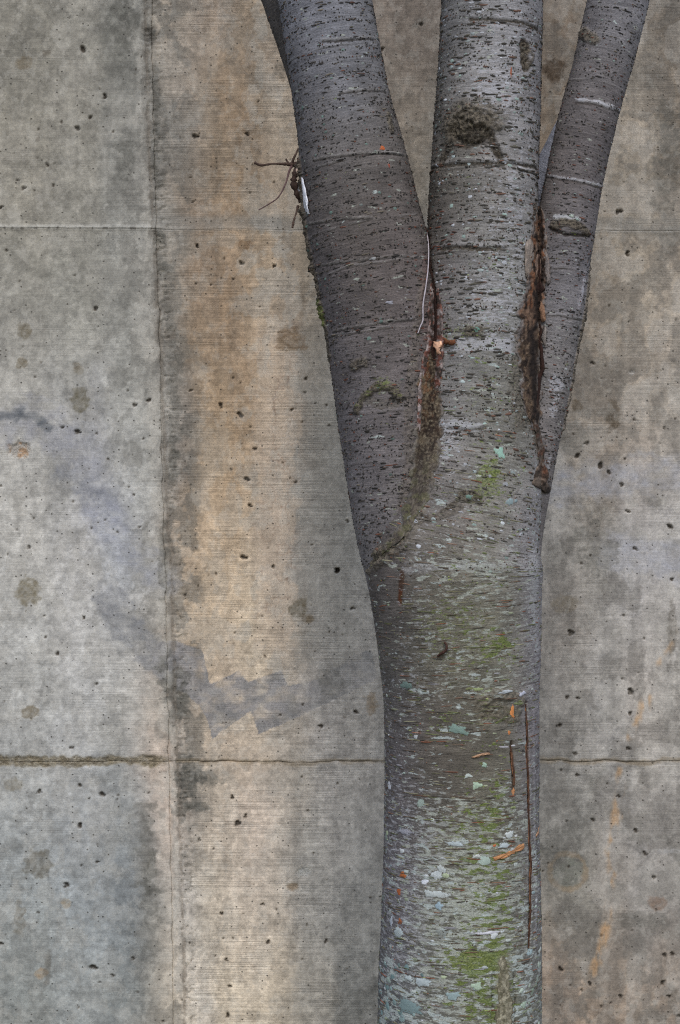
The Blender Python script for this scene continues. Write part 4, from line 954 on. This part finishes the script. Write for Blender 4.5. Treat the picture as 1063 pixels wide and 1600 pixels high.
# larger patches read off the photograph
def patch(tb, name, x, y, w, h, c, mat=None, ht=1.0, seed=0, rag=.3, tilt=0.0, nseg=14):
    th, s, r = tb.inv(x, y); one = np.array
    o = lens_mesh(tb, name, one([th]), one([s]), one([px(w) / 2]), one([px(h) / 2]), one([px(ht)]), lin(np.array([c], float)), mat or M_LICH, tilt=one([tilt]), nseg=nseg, rag=rag, flat=True, seed=seed)
    del o['kind']
    return o
for i, (x, y, w, h, c) in enumerate([(783,710,16,18,(140,176,160)), (776,704,10,10,(150,182,166)), (797,785,14,14,(132,150,152)), (806,782,8,8,(126,146,150)), (686,1415,15,17,(150,170,180)), (715,1140,42,20,(120,142,132)), (745,1228,17,13,(164,184,160)), (732,1212,15,9,(180,188,182)), (757,1196,9,9,(152,176,158)), (795,1303,20,11,(190,196,194)),
        (788,1322,28,10,(172,182,184)), (682,1367,26,16,(182,188,188)), (690,1358,18,16,(180,186,184)), (745,1337,16,8,(186,190,184)), (622,1455,24,18,(168,178,178)), (612,1440,10,22,(170,176,184)), (758,1458,50,7,(190,190,196)), (772,1462,18,11,(194,198,198)), (660,1535,34,16,(166,176,178)), (708,1555,30,18,(140,158,158)), (640,1528,20,10,(170,180,180)), (744,1540,22,14,(168,186,164)),
        (632,1300,40,10,(150,150,158)), (712,1318,36,10,(172,182,184)), (680,1398,50,14,(176,182,180)), (640,1575,60,26,(118,138,138)), (806,1306,8,6,(190,192,190)), (815,1548,14,10,(178,190,176)), (818,1570,18,12,(160,178,160)), (609,473,14,6,(150,150,158)), (583,405,12,5,(160,160,160)), (893,338,9,6,(160,170,158)), (902,342,8,6,(150,164,156)), (745,515,12,8,(96,132,118)), (733,776,12,8,(104,130,118)), (635,1070,26,18,(98,118,112)), (790,1080,30,6,(170,176,180)), (815,1083,24,8,(176,178,190))]):
    tb = left if x < 615 and y < 600 else (right if x > 880 else trunk)
    patch(tb, 'lichen_patch', x, y, w, h, c, seed=60 + i, rag=.35)
# scraped bark: orange flecks
for i, (x, y, w, h, c) in enumerate([(630,1366,17,13,(156,92,52)), (623,1393,12,10,(150,84,50)), (625,1440,11,10,(142,86,54)), (846,1381,5,10,(150,80,50)), (800,1113,9,20,(196,128,74)), (796,1145,5,9,(186,120,72)), (803,1238,7,14,(176,124,84)), (822,1107,7,26,(190,122,66)), (690,590,4,5,(150,90,60)), (651,794,7,7,(170,96,54)), (598,232,12,8,(170,92,54)), (608,258,4,8,(130,70,56)), (799,112,3,16,(140,82,60)), (838,600,9,14,(196,106,58)), (833,612,6,12,(180,98,54)), (773,1321,6,5,(176,104,68))]):
    tb = left if x < 615 and y < 600 else trunk
    patch(tb, 'scraped_bark', x, y, w, h, c, M_WOOD, .6, 120 + i, .3)

# ------------------------------------------------------------------ crumbly cork in the crotch seams
def front_depth(X_px, Y_px):
    """nearest bark depth under photo pixels, over the three main tubes"""
    best = np.full(X_px.shape, 9.0)
    for tb in (trunk, left, right):
        y = np.zeros(X_px.shape)
        for _ in range(4):
            X, Z = w_at(X_px, Y_px, y)
            i = np.interp(Z, tb.cz, np.arange(len(tb.cz)))          # start at the same height
            cxx = lambda A: np.interp(i, np.arange(len(A)), A)
            d = (X - cxx(tb.cx)) * cxx(tb.tx); i = np.interp(Z + d * 1.0, tb.cz, np.arange(len(tb.cz)))
            lat = (X - cxx(tb.cx)) * cxx(tb.tz) - (Z - cxx(tb.cz)) * cxx(tb.tx); r = cxx(tb.r)
            y = np.where(np.abs(lat) < r, cxx(tb.cy) - np.sqrt(np.maximum(r * r - lat * lat, 0)), cxx(tb.cy) + .0)
        ok = np.abs(lat) < r * .999
        best = np.where(ok, np.minimum(best, y), best)
    return np.where(best > 8, 0.0, best)

def seam(name, rows, colf, seed, amp=.004, step=1.4):
    """rows: (py, px centre, px half-width, bulge m)"""
    rows = np.array(rows, float); py = np.arange(rows[0, 0], rows[-1, 0], step)
    I = lambda k: np.interp(py, rows[:, 0], rows[:, k])
    hwm = rows[:, 2].max(); nc = int(2 * hwm / step) + 3
    v = np.linspace(-1, 1, nc)
    V, Yp = np.meshgrid(v, py)
    hw = I(2)[:, None] * (1 + .9 * (fbm(Yp / 14, 0 * Yp + np.sign(V) * 3, seed, 4) - .5))
    Xp = I(1)[:, None] + V * hw + 5 * (fbm(Yp / 20, 0 * Yp, seed + 2, 3) - .5)
    y = front_depth(Xp, Yp)
    prof = (1 - np.abs(V) ** 3)
    h = I(3)[:, None] * prof + amp * prof ** .5 * 2 * (fbm(Xp / 6 + Yp / 31, Yp / 13, seed, 5) - .45) + amp * 1.3 * (fbm(Xp / 2.2, Yp / 3.0, seed + 5, 2) - .5) * prof ** .3
    h = h - .004 * sst(.8, 1.0, np.abs(V))
    yy = y - h
    X, Z = w_at(Xp, Yp, yy)
    C = colf(Xp, Yp, V, h)
    return mesh_obj(name, np.stack([X, yy, Z], -1), grid_quads(*X.shape, flip=True), M_CORK, tree, {'col': lin(np.clip(C, 4, 250))})

def cork_l(X, Y, V, h):
    n1 = .55 * fbm(X / 9, Y / 14, 3, 5) + .45 * fbm(X / 2.3, Y / 2.6, 11, 2); n2 = fbm(X / 2.2, Y / 2.6, 8, 2)
    c = mix(np.zeros(X.shape + (3,)) + (56, 45, 36), (98, 86, 70), sst(.44, .62, n1))
    c = mix(c, (44, 34, 28), sst(.5, .35, n1) * .8)
    c = mix(c, (112, 72, 46), sst(.55, .62, fbm(X / 9, Y / 12, 5)) * sst(700, 560, Y) * .7)
    c = mix(c, (132, 122, 104), sst(.6, .7, n2) * .6)
    c = mix(c, (90, 86, 80), sst(640, 780, Y) * .5)
    c = mix(c, (108, 104, 100), sst(.55, .9, np.abs(V) + .7 * (fbm(X / 4, Y / 6, 2, 3) - .5)) * .75)
    return mix(c, (92, 92, 60), sst(.48, .6, fbm(X / 8, Y / 8, 7)) * sst(680, 800, Y) * .5)
seam('bark_seam', [(545,680,6,.000), (560,672,13,.002), (590,670,20,.003), (650,672,21,.004), (700,667,22,.004), (740,662,24,.004), (780,652,20,.004), (815,640,15,.003), (845,618,9,.002), (868,592,5,.001)], cork_l, 3, .0030)
def lip_l(X, Y, V, h):
    n1 = fbm(X / 5, Y / 8, 4, 4)
    c = mix(np.zeros(X.shape + (3,)) + (112, 100, 96), (146, 134, 130), sst(.45, .6, n1))
    c = mix(c, (104, 60, 48), sst(.52, .6, fbm(X / 6, Y / 5, 9)) * .8)
    return mix(c, (60, 50, 44), sst(.45, .32, n1))
seam('bark_lip', [(440,676,2,.001), (480,675,5,.005), (520,674,6,.006), (545,671,6,.006), (570,663,5,.005), (610,656,5,.004), (660,654,4,.003), (690,653,3,.001)], lip_l, 6, .003)
seam('bark_lip', [(450,684,2,.001), (490,689,5,.004), (530,690,6,.005), (548,688,6,.008), (575,686,7,.009), (600,684,6,.008), (608,682,3,.004)], lip_l, 9, .003)
def crack_c(X, Y, V, h):
    return np.zeros(X.shape + (3,)) + np.array((40, 26, 22)) + 30 * (fbm(X / 3, Y / 8, 3)[..., None] - .3) * np.array((1, .6, .4))
seam('bark_crack', [(366,668,1.5,.001), (400,672,2.5,.0015), (440,677,2.5,.002), (500,681,3,.002), (560,676,4,.002)], crack_c, 12, .001)

def cork_r(X, Y, V, h):
    n1 = fbm(X / 3.2, Y / 9, 2, 4); n2 = fbm(X / 2.4, Y / 3, 6, 2)
    c = mix(np.zeros(X.shape + (3,)) + (64, 48, 39), (108, 86, 70), sst(.45, .62, n1))
    c = mix(c, (150, 128, 112), sst(.58, .68, fbm(X / 4, Y / 11, 9)) * sst(480, 400, Y) * .8)
    c = mix(c, (124, 80, 54), sst(.52, .62, fbm(X / 5, Y / 14, 5)) * sst(520, 470, Y) * .7)
    c = mix(c, (66, 54, 44), sst(500, 540, Y) * .7)
    c = mix(c, (122, 104, 84), sst(.56, .66, n2) * sst(480, 540, Y) * .6)
    c = mix(c, (26, 20, 18), np.exp(-((V - .25 - .5 * (fbm(Y / 18, 0 * Y, 3, 3) - .5)) / .22) ** 2) * .85 * sst(700, 640, Y))
    c = mix(c, (34, 26, 22), sst(.5, .36, n1) * .85)
    return mix(c, (114, 110, 108), sst(.5, .9, np.abs(V) + .8 * (fbm(X / 4, Y / 7, 2, 3) - .5)) * .8)
seam('bark_seam', [(322,842,3,.001), (340,842,9,.003), (370,842,13,.004), (410,842,17,.004), (440,839,19,.0035), (470,836,22,.0035), (500,832,23,.004), (540,829,21,.004), (580,829,18,.003), (620,830,17,.003), (650,835,13,.002), (672,838,6,.001)], cork_r, 5, .0045)
def crack_r(X, Y, V, h): return mix(lip_l(X, Y, V, h), (58, 50, 40), .55 + 0 * X)
seam('bark_lip', [(655,836,3,.002), (680,841,5,.004), (710,846,5,.004), (732,849,4,.003)], crack_r, 8, .003)
seam('bark_crack', [(395,843,2,.008), (440,842,3,.009), (452,843,9,.008), (460,842,3,.006)], crack_c, 13, .001)
seam('bark_crack', [(505,844,2,.005), (540,845,4,.006), (585,846,4,.006), (610,842,3,.004), (650,838,3,.003)], crack_c, 14, .001)
def burr_c(X, Y, V, h):
    n1 = fbm(X / 5, Y / 6, 7, 4)
    c = mix(np.zeros(X.shape + (3,)) + (70, 58, 50), (112, 98, 86), sst(.48, .62, n1))
    c = mix(c, (128, 78, 56), np.exp(-((X - 852) / 5) ** 2 - ((Y - 733) / 12) ** 2) * .8)
    return mix(c, (36, 31, 27), sst(752, 766, Y) * .7 + sst(.48, .34, n1) * .5)
seam('burr', [(722,846,3,.002), (735,845,11,.007), (750,844,15,.010), (760,848,13,.010), (768,853,7,.006), (772,854,3,.002)], burr_c, 10, .005)

def slit_c(X, Y, V, h):
    c = np.zeros(X.shape + (3,)) + np.array((92, 64, 48)); c = mix(c, (128, 88, 62), sst(.52, .6, fbm(X / 3, Y / 9, 4, 3)))
    return mix(c, (40, 28, 22), np.exp(-((V - .1) / .35) ** 2) * .8)
seam('bark_crack', [(1100,822,1.4,.0005), (1130,823,2.0,.0009), (1250,826,1.9,.0009), (1330,829,2.3,.001), (1400,829,2.1,.0009), (1482,827,1.0,.0003)], slit_c, 15, .0012, 1.0)
seam('bark_crack', [(1165,799,1,.0005), (1180,800,1.8,.001), (1205,802,2.6,.0014), (1214,803,1.5,.0008), (1228,803,1.4,.0006)], slit_c, 4, .0012, 1.0)
def scar_c(X, Y, V, h):
    c = mix(np.zeros(X.shape + (3,)) + (122, 116, 98), (150, 144, 124), sst(.48, .6, fbm(X / 3, Y / 5, 4, 3)))
    c = mix(c, (88, 84, 66), sst(.52, .42, fbm(X / 4, Y / 7, 8, 4)) * .7)
    return mix(c, (66, 60, 48), sst(.72, .95, np.abs(V)) * .8)
seam('healed_scar', [(1494,786,3,.001), (1502,786,7,.002), (1520,787,10,.003), (1560,788,13,.0035), (1640,789,15,.004), (1690,790,14,.003), (1720,790,6,.001)], scar_c, 2, .0022, 1.2)

# ------------------------------------------------------------------ thin pieces: twigs, flakes, stalk
def rod(name, pts, rad, c, mat, parent, seg=7, jit=.0, seed=0, sub=6):
    """tapering bent rod through 3D points"""
    pts = np.array(pts, float); k = np.arange(len(pts)); t = np.linspace(0, len(pts) - 1, (len(pts) - 1) * sub + 1)
    rg = np.random.default_rng(seed)
    def cr(v):
        i = np.clip(np.floor(t).astype(int), 0, len(v) - 2); f = (t - i)[:, None]
        p0, p1, p2, p3 = v[np.maximum(i - 1, 0)], v[i], v[i + 1], v[np.minimum(i + 2, len(v) - 1)]
        return .5 * (2 * p1 + (p2 - p0) * f + (2 * p0 - 5 * p1 + 4 * p2 - p3) * f ** 2 + (3 * p1 - p0 - 3 * p2 + p3) * f ** 3)
    P = cr(pts); r = np.interp(t, k, rad) * (1 + jit * (rg.random(len(t)) - .5) * 2)
    T = np.gradient(P, axis=0); T /= np.linalg.norm(T, axis=1)[:, None] + 1e-12
    a = np.cross(T, (0.0, 1.0, 0.1)); a /= np.linalg.norm(a, axis=1)[:, None] + 1e-12; b = np.cross(T, a)
    an = np.linspace(0, 2 * np.pi, seg, endpoint=False)
    V = P[:, None] + r[:, None, None] * (a[:, None] * np.cos(an)[None, :, None] + b[:, None] * np.sin(an)[None, :, None])
    V = np.concatenate([P[:1][:, None].repeat(seg, 1), V, P[-1:][:, None].repeat(seg, 1)], 0)
    nr = V.shape[0]; i = np.arange(nr * seg).reshape(nr, seg); j = np.roll(i, -1, axis=1)
    q = np.stack([i[:-1], j[:-1], j[1:], i[1:]], -1).reshape(-1, 4)
    C = np.tile(lin(c), (nr * seg, 1)) * rg.uniform(.75, 1.2, (nr * seg, 1))
    return mesh_obj(name, V, q, mat, parent, {'col': C})

def p3(x, y, d):
    X, Z = w_at(x, y, d); return (float(X), d, float(Z))
def fd(x, y): return float(front_depth(np.array([float(x)]), np.array([float(y)]))[0])

TW = (74, 58, 50)
tw = rod('twig', [p3(466,258,.0), p3(455,257,-.008), p3(440,256,-.02), p3(425,256,-.03), p3(408,258,-.035), p3(398,254,-.04)], [px(5), px(3.6), px(2.0), px(1.7), px(2.0), px(2.3)], TW, M_TWIG, tree, jit=.25, seed=1)
rod('side_shoot', [p3(453,258,-.009), p3(449,252,-.012), p3(447,248,-.014)], [px(2), px(1.8), px(1.4)], TW, M_TWIG, tw, jit=.2, seed=2)
rod('twig', [p3(457,258,-.006), p3(452,268,-.02), p3(446,288,-.04), p3(435,308,-.055), p3(420,319,-.06), p3(404,328,-.06)], [px(2.4), px(1.8), px(1.3), px(1.1), px(1.0), px(.8)], (86, 66, 64), M_TWIG, tree, jit=.12, seed=3)
rod('twig', [p3(456,259,-.006), p3(459,248,-.012), p3(463,240,-.012), p3(466,232,-.004)], [px(2.6), px(2.0), px(1.6), px(1.2)], TW, M_TWIG, tree, jit=.2, seed=4)
rod('twig', [p3(466,322,-.002), p3(462,336,-.014), p3(459,346,-.02), p3(457,356,-.022)], [px(2.2), px(1.5), px(1.6), px(1.7)], TW, M_TWIG, tree, jit=.35, seed=5)
rod('twig_stub', [p3(474,262,.0), p3(464,268,-.012), p3(459,284,-.012), p3(464,302,-.008), p3(470,316,-.002)], [px(4), px(6), px(5), px(4.5), px(3)], (60, 46, 40), M_CORK, tree, seg=9, jit=.35, seed=6)

def flake(name, outline, c, mat, lift=.004, curl=.004, thick=.0012, seed=0, parent=None):
    """thin curved scale of bark: outline in photo pixels, standing off the bark"""
    o = np.array(outline, float); rg = np.random.default_rng(seed)
    nx = np.roll(o, -1, axis=0); o = np.stack([o, o * .67 + nx * .33, o * .33 + nx * .67], 1).reshape(-1, 2)
    o += rg.normal(0, .75, o.shape); cen = o.mean(0); n = len(o)
    rings = [o, cen + (o - cen) * .55]
    Xp = np.concatenate([r[:, 0] for r in rings] + [[cen[0]]]); Yp = np.concatenate([r[:, 1] for r in rings] + [[cen[1]]])
    lf = np.concatenate([np.full(n, lift), np.full(n, lift + curl * .8), [lift + curl]]) + rg.normal(0, .0009, 2 * n + 1)
    y = front_depth(Xp, Yp) - lf
    def layer(dy):
        X, Z = w_at(Xp, Yp, y); return np.stack([X, y + dy, Z], -1)
    V = np.concatenate([layer(0), layer(thick + lift * .0)]); m = 2 * n + 1
    k = np.arange(n); k2 = (k + 1) % n
    qf = np.stack([k, k2, k2 + n, k + n], -1); tf = np.stack([k + n, k2 + n, np.full(n, 2 * n)], -1)
    q = np.concatenate([qf, qf[:, ::-1] + m, np.stack([k2, k, k + m, k2 + m], -1)]); t = np.concatenate([tf, tf[:, ::-1] + m])
    C = np.tile(lin(c), (2 * m, 1)) * rg.uniform(.6, 1.2, (2 * m, 1))
    return mesh_obj(name, V, q, mat, parent or tree, {'col': C}, tris=t)

flake('bark_flake', [(822,378), (829,372), (834,380), (835,395), (833,410), (829,424), (825,436), (822,430), (820,418), (820,400)], (138,126,116), M_CORK, .004, .0015, seed=1)
flake('bark_flake', [(838,400), (843,395), (846,412), (845,432), (841,442), (837,430), (836,414)], (116,96,84), M_CORK, .005, .0015, seed=2)
flake('bark_flake', [(848,382), (853,388), (858,410), (860,440), (855,446), (852,430), (848,408)], (120,112,108), M_CORK, .003, .001, seed=3)
flake('bark_flake', [(692,526), (702,532), (712,529), (714,536), (706,541), (696,538)], (112,70,46), M_WOOD, .006, .005, seed=4)
flake('wood_chip', [(678,534), (690,533), (692,541), (688,546), (689,553), (683,554), (682,547), (678,541)], (224,176,144), M_WOOD, .010, .002, seed=5)
flake('bark_flake', [(850,505), (854,512), (854,530), (851,540), (847,528)], (130,122,116), M_CORK, .005, .002, seed=6)
flake('bark_flake', [(845,470), (851,478), (853,500), (848,505), (844,490)], (138,106,84), M_CORK, .006, .003, seed=7)
flake('peeled_strip', [(771,1341), (785,1334), (800,1328), (812,1320), (819,1318), (821,1324), (812,1330), (800,1336), (786,1342), (773,1345)], (182,132,90), M_WOOD, .0018, .0008, .0008, seed=8)
flake('peeled_strip', [(842,1296), (844,1288), (843,1300), (839,1308), (838,1304)], (190,150,120), M_WOOD, .003, .002, seed=9)
flake('bark_flake', [(738,1183), (748,1178), (765,1176), (766,1179), (752,1182), (740,1185)], (176,140,110), M_WOOD, .002, .002, seed=10)
flake('white_patch', [(468,273), (475,281), (479,300), (482,318), (483,336), (478,331), (472,318), (466,304), (464,288)], (226,226,232), M_WOOD, .007, .002, seed=20)
patch(left, 'white_patch', 461, 268, 8, 10, (172,150,134), M_WOOD, 2.5, 202, .2)
rod('twig', [p3(684,1025,fd(684,1025)-.002), p3(690,1021,fd(690,1021)-.006), p3(697,1016,fd(697,1016)-.008), p3(698,1008,fd(698,1008)-.007), p3(694,1003,fd(694,1003)-.003)], [px(1.6), px(2.4), px(2.2), px(1.8), px(1.2)], (66, 44, 36), M_TWIG, tree, jit=.2, seed=12)

# a dry pale stalk caught in the left crotch: a thing of its own
sp = [(667,364), (669,376), (670,395), (669,420), (666,445), (662,470), (661,482), (661,500), (657,510), (653,521)]
st = rod('dry_stalk', [p3(x, y, fd(x, y) - (.004 + .006 * math.sin(math.pi * i / 9))) for i, (x, y) in enumerate(sp)], [px(1.0)] * 5 + [px(1.15)] * 3 + [px(1.0), px(.8)], (172, 164, 168), M_TWIG, None, seed=14)
tag(st, 'thin pale dry stalk hanging from the crotch between left and centre stems', 'stalk')
